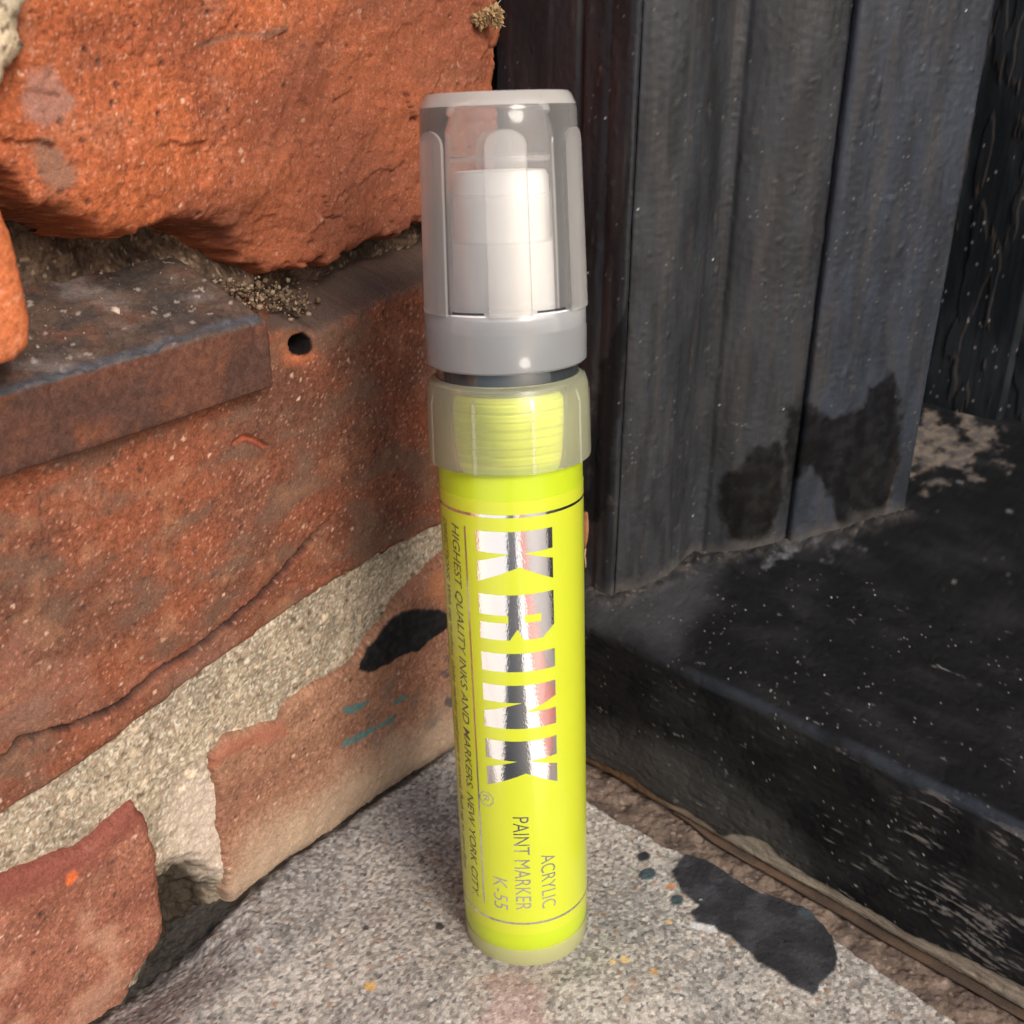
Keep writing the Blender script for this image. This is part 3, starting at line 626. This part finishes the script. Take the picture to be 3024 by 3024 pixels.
TA = (.016, .018, .024); TB = (.025, .028, .034); TD = (.026, .033, .048)
board('face_board', [(-6.0, 1.25), (-3.62, 1.2), (-3.60, 1.06), (-3.54, 1.0), (-2.2, .98), (-1.62, .98), (-1.52, 1.04), (-1.40, .97), (-1.0, .955), (-.85, .985), (-.70, .955), (-.46, .96), (-.36, .99), (-.325, 1.03), (-.32, 2.0)], 1301, TA)
def bulge(p, q, amp, n=12, pw=.8):
    p = np.array(p); q = np.array(q); d_ = (q-p)/np.linalg.norm(q-p); o_ = np.array([d_[1], -d_[0]])
    return [tuple(p+(q-p)*t_+o_*amp*math.sin(math.pi*t_)**pw) for t_ in np.linspace(0, 1, n)]
board('moulding', [(-.36, 1.9), (-.33, 1.14)]+bulge((-.31, 1.07), (.22, 2.72), .22, pw=.75)+[(.20, 2.84), (.19, 2.96), (.21, 3.08), (.27, 3.20), (.36, 3.28)]+bulge((.47, 3.30), (1.62, 4.74), .19, pw=.75)+[(1.70, 4.80), (1.74, 4.95)], 1401, TB)
board('door_stop', [(1.56, 4.82), (1.575, 4.73), (1.61, 4.67), (1.67, 4.625), (1.74, 4.61), (1.81, 4.655), (1.90, 4.78), (2.3, 5.46), (2.75, 6.22), (3.10, 6.82), (3.18, 6.96), (3.14, 7.06), (3.0, 7.15), (1.2, 7.3), (1.15, 12.6)], 1601, TD)
door = empty('door', sillpt(2.0, 12.0, 4.8), 'black painted door with peeling paint standing behind the door frame', 'door')
def build_door(name, u0, u1, n0, seed, z0):
    DO = sillpt(2.0, 12.0, 4.8)
    uu = np.r_[np.linspace(u0, min(u1, 9), 200), np.linspace(min(u1, 9)+.3, u1, 30)] if u1 > 9.5 else np.linspace(u0, u1, 120)
    zz = np.r_[np.linspace(z0, 17, 200), np.linspace(17.5, 54, 20)]
    a, z = np.meshgrid(uu, zz, indexing='ij')
    peel = sstep(.10, .16, fbm(a, z*.22, .55, 5, seed)); e = np.minimum(a-u0, u1-a)
    disp = .03*peel+.012*fbm(a*1.5, z*.12, .3, 4, seed+1)-.15*sstep(.12, 0, e)
    c = mixc(C3(.010, .012, .014), C3(.022, .026, .030), sstep(-.2, .3, fbm(a, z*.3, .8, 4, seed+2)))
    br = sstep(.06, .13, fbm(a, z*.22, .55, 5, seed))*sstep(.22, .13, fbm(a, z*.22, .55, 5, seed)); c = mixc(c, C3(.05, .035, .026), br*.35)
    f1, r1 = cells(a, z, .07, seed+3); c = np.where(((r1 > .985) & (f1 < .35))[..., None], C3(.2, .19, .18), c)
    P = sillpt(a, n0-disp, z)
    return mesh_from(name, P.reshape(-1, 3), quads(len(uu), len(zz)), M_PAINT, door, c.reshape(-1, 3), {'rough': .55+0*a}, origin=DO)
build_door('edge_strip', 1.1, 3.35, 11.75, 1701, 4.9)
build_door('door_panel', 2.6, 34, 12.0, 1801, 4.9)

# ------------------------------------------------------------------ PAINT MARKER
LEN = 14.05
_pp = math.radians(19.0); ax = math.cos(_pp)*UP-math.sin(_pp)*FW
s_ = (((1512-290)/FPX)*((PEN_BASE-CAM)@FW)-(PEN_BASE-CAM)@UP)/(math.cos(_pp)+(1512-290)/FPX*math.sin(_pp))
top_ = PEN_BASE+ax*s_; top_[0] = (1469-1512)/FPX*((top_-CAM)@FW)
AX = (top_-PEN_BASE)/np.linalg.norm(top_-PEN_BASE)
GF = -FW+(FW@AX)*AX; GF /= np.linalg.norm(GF)             # front of the pen
GR = np.cross(AX, GF); GR = -GR if GR[0] < 0 else GR       # right of the pen
def sfront(y, R):
    lo, hi = -2.0, 16.0
    for _ in range(50):
        m_ = (lo+hi)/2
        if project(PEN_BASE+AX*m_+GF*R)[1]*K > y: lo = m_
        else: hi = m_
    return (lo+hi)/2
pen = empty('paint_marker', PEN_BASE, 'fluorescent yellow acrylic paint marker with clear cap standing in the doorway corner', 'marker')
# local frame: x right, y back (away from the camera), z up the pen
R3 = Matrix((tuple(GR), tuple(-GF), tuple(AX))).transposed()
pen.rotation_mode = 'QUATERNION'; pen.rotation_quaternion = R3.to_quaternion()
PEN_LIFT = .03
pen.location = Vector(PEN_BASE+np.array([0, 0, PEN_LIFT]))*CM
def RT(z): return 1.085+.035*np.clip(z/9.0, 0, 1)          # the barrel widens slightly upwards
def lathe(name, prof, mat, parent, seg=128, smooth=True, closed=False):
    prof = np.array(prof, float); n = len(prof); th = np.linspace(0, 2*np.pi, seg, endpoint=False)
    V = np.stack([prof[None, :, 0]*np.sin(th)[:, None], -prof[None, :, 0]*np.cos(th)[:, None], prof[None, :, 1]+0*th[:, None]], -1).reshape(-1, 3)
    Q = []
    m_ = n if closed else n-1
    for i in range(seg):
        j = (i+1) % seg
        for k_ in range(m_):
            k2 = (k_+1) % n
            Q.append((i*n+k_, j*n+k_, j*n+k2, i*n+k2))
    o = mesh_from(name, V, Q, mat, parent, smooth=smooth)
    if smooth:
        bm = bmesh.new(); bm.from_mesh(o.data); bmesh.ops.remove_doubles(bm, verts=bm.verts, dist=1e-7)
        for e in bm.edges:
            if len(e.link_faces) == 2 and e.calc_face_angle(0) > math.radians(38): e.smooth = False
        bm.to_mesh(o.data); bm.free()
    return o
def frosted(name, a0, a1, tint=(.93, .94, .94), rough=.28, trans=.5, scat=(.86, .87, .86), streak=0.0, bump=.05):
    """milky polypropylene: part of the light passes straight, the rest is scattered; thicker towards the rim"""
    m, nt, b, N, L = new_mat(name)
    out = nt.nodes['Material Output']
    tp = N('ShaderNodeBsdfTransparent'); tp.inputs[0].default_value = tint+(1,)
    b.inputs['Base Color'].default_value = scat+(1,); b.inputs['Roughness'].default_value = rough
    b.inputs['Specular IOR Level'].default_value = .5
    tr = N('ShaderNodeBsdfTranslucent'); tr.inputs[0].default_value = scat+(1,)
    mx = N('ShaderNodeMixShader'); mx.inputs[0].default_value = trans
    L(b.outputs[0], mx.inputs[1]); L(tr.outputs[0], mx.inputs[2])
    lw = N('ShaderNodeLayerWeight'); lw.inputs[0].default_value = .35
    mr = N('ShaderNodeMapRange'); mr.inputs[3].default_value = a0; mr.inputs[4].default_value = a1
    L(lw.outputs['Facing'], mr.inputs[0])
    tc = N('ShaderNodeTexCoord'); mp = N('ShaderNodeMapping'); mp.inputs['Scale'].default_value = (700, 700, 60)
    ns = N('ShaderNodeTexNoise'); ns.inputs['Scale'].default_value = 1.0; ns.inputs['Detail'].default_value = 3
    L(tc.outputs['Object'], mp.inputs[0]); L(mp.outputs[0], ns.inputs['Vector'])
    ml = N('ShaderNodeMath'); ml.operation = 'MULTIPLY_ADD'; ml.inputs[1].default_value = streak; L(ns.outputs['Fac'], ml.inputs[0]); L(mr.outputs[0], ml.inputs[2])
    bp = N('ShaderNodeBump'); bp.inputs['Strength'].default_value = bump; bp.inputs['Distance'].default_value = .0001
    L(ns.outputs['Fac'], bp.inputs['Height']); L(bp.outputs[0], b.inputs['Normal'])
    m2 = N('ShaderNodeMixShader'); L(ml.outputs[0], m2.inputs[0]); L(tp.outputs[0], m2.inputs[1]); L(mx.outputs[0], m2.inputs[2])
    gl = N('ShaderNodeBsdfGlossy'); gl.inputs['Roughness'].default_value = rough*.5
    fr = N('ShaderNodeFresnel'); fr.inputs['IOR'].default_value = 1.45; L(bp.outputs[0], fr.inputs['Normal'])
    m3 = N('ShaderNodeMixShader'); L(fr.outputs[0], m3.inputs[0]); L(m2.outputs[0], m3.inputs[1]); L(gl.outputs[0], m3.inputs[2])
    L(m3.outputs[0], out.inputs['Surface'])
    return m
def plastic(name, colr, rough=.25, coat=.4, sss=0.0, spec=.5, amt=.06):
    m = plain_mat(name, colr, rough, 120, amt, .03, spec)
    b = m.node_tree.nodes['Principled BSDF']; b.inputs['Coat Weight'].default_value = coat; b.inputs['Coat Roughness'].default_value = .08
    nr = m.node_tree.nodes.new('ShaderNodeTexNoise'); nr.inputs['Scale'].default_value = 260; nr.inputs['Detail'].default_value = 6
    mq = m.node_tree.nodes.new('ShaderNodeMapRange'); mq.inputs[1].default_value = .35; mq.inputs[2].default_value = .7; mq.inputs[3].default_value = .04; mq.inputs[4].default_value = .30
    m.node_tree.links.new(nr.outputs['Fac'], mq.inputs[0]); m.node_tree.links.new(mq.outputs[0], b.inputs['Coat Roughness'])
    if sss: b.inputs['Subsurface Weight'].default_value = sss; b.inputs['Subsurface Radius'].default_value = (.004, .004, .001); b.inputs['Subsurface Scale'].default_value = .4
    return m
M_FILL = plastic('yellow_paint_in_tube', (.47, .60, .02), .3, .5)
M_LABEL = plastic('yellow_label', (.54, .61, .034), .28, .6, amt=.03)
M_CAP = frosted('clear_plastic', .055, .55, tint=(.985,.985,.985), rough=.10, streak=.05, scat=(.95, .95, .95))
M_RIB = frosted('milky_plastic', .17, .70, tint=(.985,.985,.985), streak=.08, scat=(.96, .95, .94))
M_LINER = frosted('milky_liner', .10, .60, scat=(.95, .95, .94), tint=(.98, .98, .98), streak=.06)
M_BAND = frosted('milky_band', .38, .8, scat=(.86, .89, .93))
M_TOP = frosted('milky_top', .5, .9, scat=(.93, .91, .88))
M_COLLAR = frosted('milky_collar', .14, .75, rough=.5, scat=(.93, .95, .70), tint=(.97, .98, .93))
M_RIM = frosted('milky_base', .82, .97, scat=(.86, .87, .42), tint=(.9, .92, .6))
M_NECK = frosted('clear_neck', .06, .35, tint=(.75, .8, .82))
M_FELT = plain_mat('white_felt', (.90, .89, .87), .9, 4000, .04, .25)
M_HOLD = plain_mat('white_plastic', (.84, .83, .83), .4, 300, .04, .05)
def foil_mat():
    m, nt, b, N, L = new_mat('silver_foil')
    b.inputs['Metallic'].default_value = 1; b.inputs['Base Color'].default_value = (.95, .96, .96, 1); b.inputs['Roughness'].default_value = .09
    tc = N('ShaderNodeTexCoord'); mp = N('ShaderNodeMapping'); mp.inputs['Scale'].default_value = (3500, 3500, 1800)
    ns = N('ShaderNodeTexNoise'); ns.inputs['Scale'].default_value = 1; ns.inputs['Detail'].default_value = 2
    L(tc.outputs['Object'], mp.inputs[0]); L(mp.outputs[0], ns.inputs['Vector'])
    bp = N('ShaderNodeBump'); bp.inputs['Strength'].default_value = .35; bp.inputs['Distance'].default_value = .00004
    L(ns.outputs['Fac'], bp.inputs['Height']); L(bp.outputs[0], b.inputs['Normal']); return m
M_FOIL = foil_mat()
# barrel: paint seen through the wall, milky foot
tube = lathe('tube', [(0, .30), (.95, .30), (1.05, .34), (RT(.4), .42)]+[(RT(z), z) for z in np.linspace(.6, 9.0, 12)], M_FILL, pen)
lathe('base_rim', [(0, .02), (1.0, .0), (1.06, .03), (RT(0)+.004, .10), (RT(.3)+.004, .30), (RT(.38)+.003, .42)], M_RIM, pen)
z0, z1 = sfront(2766, 1.1), sfront(1487, 1.12)
label = lathe('label', [(RT(z0)+.003, z0)]+[(RT(z)+.009, z) for z in np.linspace(z0+.003, z1-.003, 10)]+[(RT(z1)+.003, z1)], M_LABEL, pen, seg=160)
label['label'] = 'bright yellow printed label wrapped round the barrel'
def wrap(bm, name, parent, mat=M_FOIL, lift=.012):
    """flat artwork (x = angle in degrees, y = height in cm) bent round the barrel"""
    xs = [v.co.x for v in bm.verts]; a = math.ceil(min(xs)/3)*3
    while a < max(xs):
        bmesh.ops.bisect_plane(bm, geom=bm.verts[:]+bm.edges[:]+bm.faces[:], plane_co=(a, 0, 0), plane_no=(1, 0, 0), dist=1e-6); a += 3
    for v in bm.verts:
        t = math.radians(v.co.x); z = v.co.y; r = RT(z)+lift
        v.co = Vector((r*math.sin(t), -r*math.cos(t), z))*CM
    me = bpy.data.meshes.new(name); bm.normal_update(); bm.to_mesh(me); bm.free()
    for p in me.polygons: p.use_smooth = True
    return link(name, me, mat, parent)
def poly_bm(polys, holes=()):
    cu = bpy.data.curves.new('art', 'CURVE'); cu.dimensions = '2D'; cu.fill_mode = 'FRONT'
    for pts in list(polys)+list(holes):
        sp = cu.splines.new('POLY'); sp.points.add(len(pts)-1); sp.use_cyclic_u = True
        for i, p in enumerate(pts): sp.points[i].co = (p[0], p[1], 0, 1)
    return curve_bm(cu)
def curve_bm(cu):
    ob = bpy.data.objects.new('art', cu); COL.objects.link(ob)
    dg = bpy.context.evaluated_depsgraph_get(); me = bpy.data.meshes.new_from_object(ob.evaluated_get(dg))
    bm = bmesh.new(); bm.from_mesh(me); bpy.data.meshes.remove(me)
    bpy.data.objects.remove(ob); bpy.data.curves.remove(cu)
    return bm
# big block letters, reading down the barrel; t runs down, v runs left to right
LET = {'K': ([(0,0),(.40,0),(.43,.44),(.60,0),(1,0),(.69,.55),(1,1),(.60,1),(.43,.60),(.40,1),(0,1)], []),
       'R': ([(0,0),(.45,0),(.45,.39),(.62,.39),(.62,0),(1,0),(1,.40),(.76,.50),(1,.58),(1,.83),(.75,1),(0,1)], [[(.45,.60),(.62,.60),(.62,.82),(.45,.82)]]),
       'I': ([(0,0),(1,0),(1,1),(0,1)], []),
       'N': ([(0,0),(.385,0),(.40,.53),(.63,0),(1,0),(1,1),(.63,1),(.62,.58),(.35,1),(0,1)], [])}
for ch, ya, yb in (('K', 1576, 1727), ('R', 1763, 1896), ('I', 1936, 1990), ('N', 2030, 2158), ('K', 2195, 2332)):
    za, zb = sfront(ya, 1.12), sfront(yb, 1.12)
    f = lambda p: (-29.5+61*p[1], za+(zb-za)*p[0])
    wrap(poly_bm([[f(p) for p in LET[ch][0]]], [[f(p) for p in h] for h in LET[ch][1]]), 'foil_letter', label)
def text(body, a_base, height, y0, y1, shear=0.0, name='foil_lettering', weight=0.0, mat=None):
    """one line of print reading down the barrel, baseline at angle a_base, fitted between two heights"""
    cu = bpy.data.curves.new('art', 'FONT'); cu.body = body; cu.size = 1.0; cu.shear = shear; cu.offset = weight
    bm = curve_bm(cu)
    xs = [v.co.x for v in bm.verts]; x0, x1 = min(xs), max(xs)
    cap = .70
    for v in bm.verts:
        t = (v.co.x-x0)/(x1-x0); v.co = Vector((a_base+math.degrees(v.co.y/cap*height/1.1), y0+(y1-y0)*t, 0))
    return wrap(bm, name, label, mat or M_FOIL)
M_REFL_PRINT = plain_mat('dark_reflection_print', (.17, .15, .10), .3, 300, .1, .05, .5, .4)  # side print is foil; its dark reflection is painted in as grey
zf = lambda y: sfront(y, 1.12)
text('HIGHEST QUALITY INKS AND MARKERS. NEW YORK CITY.', -54.5, .165, zf(1572), zf(2690), .25, weight=0.004, mat=M_REFL_PRINT)
text('DIRECTIONS: With cap in place, shake marker until paint is mixed. Push tip to start flow.', -70, .135, zf(1570), zf(2640), .25, weight=0.004, mat=M_REFL_PRINT)
text('ACRYLIC', 14.5, .255, zf(2538), zf(2696), 0, weight=-.004)
text('PAINT MARKER', -8.5, .265, zf(2419), zf(2694), 0, weight=-.004)
text('K-55', -28.5, .255, zf(2604), zf(2697), .12, weight=-.004)
text('R', -34.5, .115, zf(2367), zf(2388), 0, weight=0.0)
def ring_art(ca, cz, r, w):
    n = 28; o_ = [(ca+math.degrees(r*math.sin(i*2*math.pi/n)/1.1), cz+r*math.cos(i*2*math.pi/n)) for i in range(n)]
    i_ = [(ca+math.degrees((r-w)*math.sin(i*2*math.pi/n)/1.1), cz+(r-w)*math.cos(i*2*math.pi/n)) for i in range(n)]
    return poly_bm([o_], [i_])
wrap(ring_art(-31.5, (zf(2367)+zf(2388))/2, .135, .018), 'foil_ring', label)
def rect_bm(a0, a1, zz0, zz1): return poly_bm([[(a0, zz0), (a1, zz0), (a1, zz1), (a0, zz1)]])
wrap(rect_bm(-40.2, -38.6, zf(2697), zf(1570)), 'foil_rule', label)
zz = sfront(1531, 1.12); wrap(rect_bm(-180, 180, zz-.022, zz+.022), 'foil_rule', label)
zz = sfront(2732, 1.1); wrap(rect_bm(-180, 180, zz-.020, zz+.020), 'foil_rule', label)
# threaded shoulder inside the collar, collar, neck
thr = [(RT(9), 8.95)]
for i in range(34):
    z = 9.0+i*.028; thr.append((1.125+.045*math.sin(i*1.35)+.012*math.sin(i*.7)-.04*max(0, i-28)/6, z))
lathe('thread', thr+[(1.02, 9.99), (.9, 10.0)], plastic('yellow_thread', (.72, .76, .05), .45, .15), pen)
collar = lathe('collar', [(1.20, 8.90), (1.245, 8.90), (1.25, 8.93), (1.235, 9.6), (1.215, 10.0), (1.18, 10.10), (1.08, 10.16), (1.05, 10.12), (1.185, 9.95), (1.205, 8.95)], M_COLLAR, pen, closed=True)
for k_ in range(9):
    a = math.radians(-64+k_*40); w = math.radians(1.3)
    bm = bmesh.new(); vs = []
    for (r, z) in ((1.22, 8.88), (1.268, 8.90), (1.252, 9.85), (1.20, 10.0)):
        for sgn in (-1, 1):
            t = a+sgn*w; vs.append(bm.verts.new(Vector((r*math.sin(t), -r*math.cos(t), z))*CM))
    for i in range(3): bm.faces.new((vs[i*2], vs[i*2+1], vs[i*2+3], vs[i*2+2]))
    me = bpy.data.meshes.new('fin'); bm.to_mesh(me); bm.free(); link('fin', me, M_RIB, collar)
lathe('neck', [(1.02, 9.98), (1.065, 10.02), (1.065, 10.45), (1.03, 10.5), (1.03, 11.02), (.98, 11.06), (.7, 11.06)], plastic('smoky_neck', (.035, .042, .046), .08, .8), pen)
# nib and holder
lathe('nib_holder', [(.90, 11.06), (.90, 11.22), (.85, 11.26), (.85, 12.04), (.82, 12.10), (.69, 12.12)], M_HOLD, pen, seg=64)
lathe('nib', [(.69, 11.9), (.69, 12.98), (.64, 13.06), (0, 13.08)], M_FELT, pen, seg=64)
# cap: clear shell with milky raised ribs and a milky lower band
def RC(z): return np.interp(z, [10.35, 11.2, 13.85], [1.195, 1.185, 1.105])
cap = lathe('cap', [(RC(10.9), 10.9), (RC(11.5), 11.5), (RC(12.5), 12.5), (RC(13.7), 13.7), (RC(13.85), 13.85), (RC(13.9)-.01, 13.90), (1.02, 14.05), (.98, 14.08), (0, 14.09), (0, 13.98), (.93, 13.97), (.98, 13.9), (RC(13.7)-.09, 13.6), (RC(12.5)-.09, 12.5), (RC(10.9)-.09, 10.9)], M_CAP, pen, seg=160, closed=True)
lathe('cap_top', [(1.095, 13.92), (1.03, 14.06), (.99, 14.095), (0, 14.10)], M_TOP, cap, seg=128)
lathe('cap_band', [(1.10, 10.36), (1.17, 10.35), (1.20, 10.38), (1.205, 10.86), (1.195, 10.90), (1.20, 10.94), (1.193, 11.17), (1.185, 11.18)], M_BAND, cap, seg=160)
lathe('cap_liner', [(1.02, 11.2), (1.00, 12.60), (.97, 12.74), (.95, 12.75), (.94, 12.78)], M_LINER, cap, seg=96)
lathe('cap_liner', [(.985, 13.20), (.985, 13.22), (.975, 13.235), (.985, 13.25), (.98, 13.27)], M_RIB, cap, seg=96)
for k_ in range(6):
    ca = 4+60*k_; hw_ = 14.0; za, zb = 11.16, 13.62
    pts = [(ca-hw_, za), (ca+hw_, za)]+[(ca+hw_*math.cos(t) if abs(math.cos(t)) < 1 else ca+hw_*math.cos(t), zb-.22+.22*math.sin(t)) for t in np.linspace(0, math.pi, 14)]
    bm = poly_bm([pts]); a = math.ceil((ca-hw_)/3)*3
    while a < ca+hw_:
        bmesh.ops.bisect_plane(bm, geom=bm.verts[:]+bm.edges[:]+bm.faces[:], plane_co=(a, 0, 0), plane_no=(1, 0, 0), dist=1e-6); a += 3
    for zz_ in (11.8, 12.4, 13.0):
        bmesh.ops.bisect_plane(bm, geom=bm.verts[:]+bm.edges[:]+bm.faces[:], plane_co=(0, zz_, 0), plane_no=(0, 1, 0), dist=1e-6)
    for v in bm.verts:
        t = math.radians(v.co.x); z = v.co.y; r = RC(z)+.006; v.co = Vector((r*math.sin(t), -r*math.cos(t), z))*CM
    ex = bmesh.ops.extrude_face_region(bm, geom=bm.faces[:])
    for v in [g_ for g_ in ex['geom'] if isinstance(g_, bmesh.types.BMVert)]:
        rr = math.hypot(v.co.x, v.co.y); v.co.x *= (rr+.045*CM)/rr; v.co.y *= (rr+.045*CM)/rr
    bmesh.ops.recalc_face_normals(bm, faces=bm.faces[:])
    me = bpy.data.meshes.new('rib'); bm.to_mesh(me); bm.free(); link('rib', me, M_RIB, cap)

def strip(name, ca, hw_, za, zb, lift, mat, parent):
    bm = rect_bm(ca-hw_, ca+hw_, za, zb); a = math.ceil((ca-hw_)/3)*3
    while a < ca+hw_:
        bmesh.ops.bisect_plane(bm, geom=bm.verts[:]+bm.edges[:]+bm.faces[:], plane_co=(a, 0, 0), plane_no=(1, 0, 0), dist=1e-6); a += 3
    for v in bm.verts:
        t = math.radians(v.co.x); r = RC(v.co.y)+lift; v.co = Vector((r*math.sin(t), -r*math.cos(t), v.co.y))*CM
    me = bpy.data.meshes.new(name); bm.to_mesh(me); bm.free(); return link(name, me, mat, parent)
M_SLOT_SHADE = plain_mat('painted_slot_shade', (.03, .033, .04), .4)  # shade inside the cap's slots, put on as dark strips
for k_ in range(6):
    strip('slot_shade', 34+60*k_, 12, 11.195, 11.225, .008, M_SLOT_SHADE, cap); strip('slot_lip', 34+60*k_, 13, 11.165, 11.185, .012, M_HOLD, cap)

# ------------------------------------------------------------------ small things
def lump(name, centres, seed, mat, label_, cat, fibres=()):
    rng = np.random.default_rng(seed); root = np.mean([c_[0] for c_ in centres], 0)
    e = empty(name, root, label_, cat)
    for (p, r) in centres:
        bm = bmesh.new(); bmesh.ops.create_icosphere(bm, subdivisions=4, radius=1)
        for v in bm.verts:
            d_ = np.array(v.co[:]); x_ = np.array([d_[0]*2+p[0]]); y_ = np.array([d_[1]*2+d_[2]*1.7])
            k_ = .9+.6*float(fbm(x_, y_, 1.1, 3, seed)[0])+.7*float(facets(x_, y_, .5, seed+1)[0])
            v.co = Vector((p-root)+d_*r*k_)*CM
        me = bpy.data.meshes.new('crumb'); bm.to_mesh(me); bm.free(); link('crumb', me, mat, e)
    for pts in fibres:
        cu = bpy.data.curves.new('web_strand', 'CURVE'); cu.dimensions = '3D'; cu.bevel_depth = .006*CM; cu.bevel_resolution = 1
        sp = cu.splines.new('POLY'); sp.points.add(len(pts)-1)
        for i, q_ in enumerate(pts): sp.points[i].co = tuple((np.array(q_)-root)*CM)+(1,)
        tmp = bpy.data.objects.new('t', cu); COL.objects.link(tmp)
        me = bpy.data.meshes.new_from_object(tmp.evaluated_get(bpy.context.evaluated_depsgraph_get())); bpy.data.objects.remove(tmp)
        me.materials.clear(); link('web_strand', me, M_WEB, e)
    return e
M_CRUMB = plain_mat('dry_dirt', (.36, .25, .13), .95, 1500, .6, 1.0, .2)
M_WEB = plain_mat('web', (.45, .42, .36), .6, 800, .2, .1)
def fp(X, Y, n_): return on_plane(X*K, Y*K, S0+n_*SN, SN)
lump('dirt_clump', [(fp(906, 38, .30), .13), (fp(930, 27, .45), .15), (fp(936, 38, .5), .11), (fp(920, 26, .4), .08)], 41, M_CRUMB,
     'crumbly brown clump of dirt and web caught between brick and door frame', 'dirt',
     [[fp(928, 20, .75), fp(938, 8, .8), fp(950, -6, .9)], [fp(921, 22, .8), fp(920, 5, .85), fp(916, -8, .9)], [fp(940, 42, .8), fp(950, 49, .85), fp(953, 50, .9)]])
def husk():
    p = fp(1106, 1000, .55); e = empty('dry_husk', p, 'small curled brown husk stuck low on the door frame behind the marker', 'husk')
    bm = bmesh.new(); rows = []
    for i in range(11):
        t = i/10; w = .11*math.sin(math.pi*min(1, .12+t*.86)); row = []
        for j in range(6):
            a = -1.2+2.4*j/5
            q_ = SU*(w*math.sin(a)*1.0)-SN*(.10*math.cos(a)*math.sin(math.pi*t)+.02)+ZV*(.42-.84*t)
            row.append(bm.verts.new(Vector(q_)*CM))
        rows.append(row)
    for i in range(10):
        for j in range(5): bm.faces.new((rows[i][j], rows[i][j+1], rows[i+1][j+1], rows[i+1][j]))
    me = bpy.data.meshes.new('shell'); bm.to_mesh(me); bm.free()
    for f_ in me.polygons: f_.use_smooth = True
    o = link('shell', me, plain_mat('husk', (.30, .13, .06), .7, 900, .5, .5), e)
    md = o.modifiers.new('s', 'SOLIDIFY'); md.thickness = .012*CM
    bm = bmesh.new(); prev = None
    pts = [ZV*-.42, ZV*-.56+SU*.03-SN*.05, ZV*-.72+SU*.05-SN*.04, ZV*-.86+SU*.02]
    me = bpy.data.meshes.new('stalk')
    for i, q_ in enumerate(pts):
        r = .014; ring = [bm.verts.new(Vector(q_+SU*r*math.cos(k_*2.094)-SN*r*math.sin(k_*2.094))*CM) for k_ in range(3)]
        if prev: [bm.faces.new((prev[k_], prev[(k_+1) % 3], ring[(k_+1) % 3], ring[k_])) for k_ in range(3)]
        prev = ring
    bm.to_mesh(me); bm.free(); link('stalk', me, plain_mat('stalk', (.5, .36, .2), .8), e)
husk()
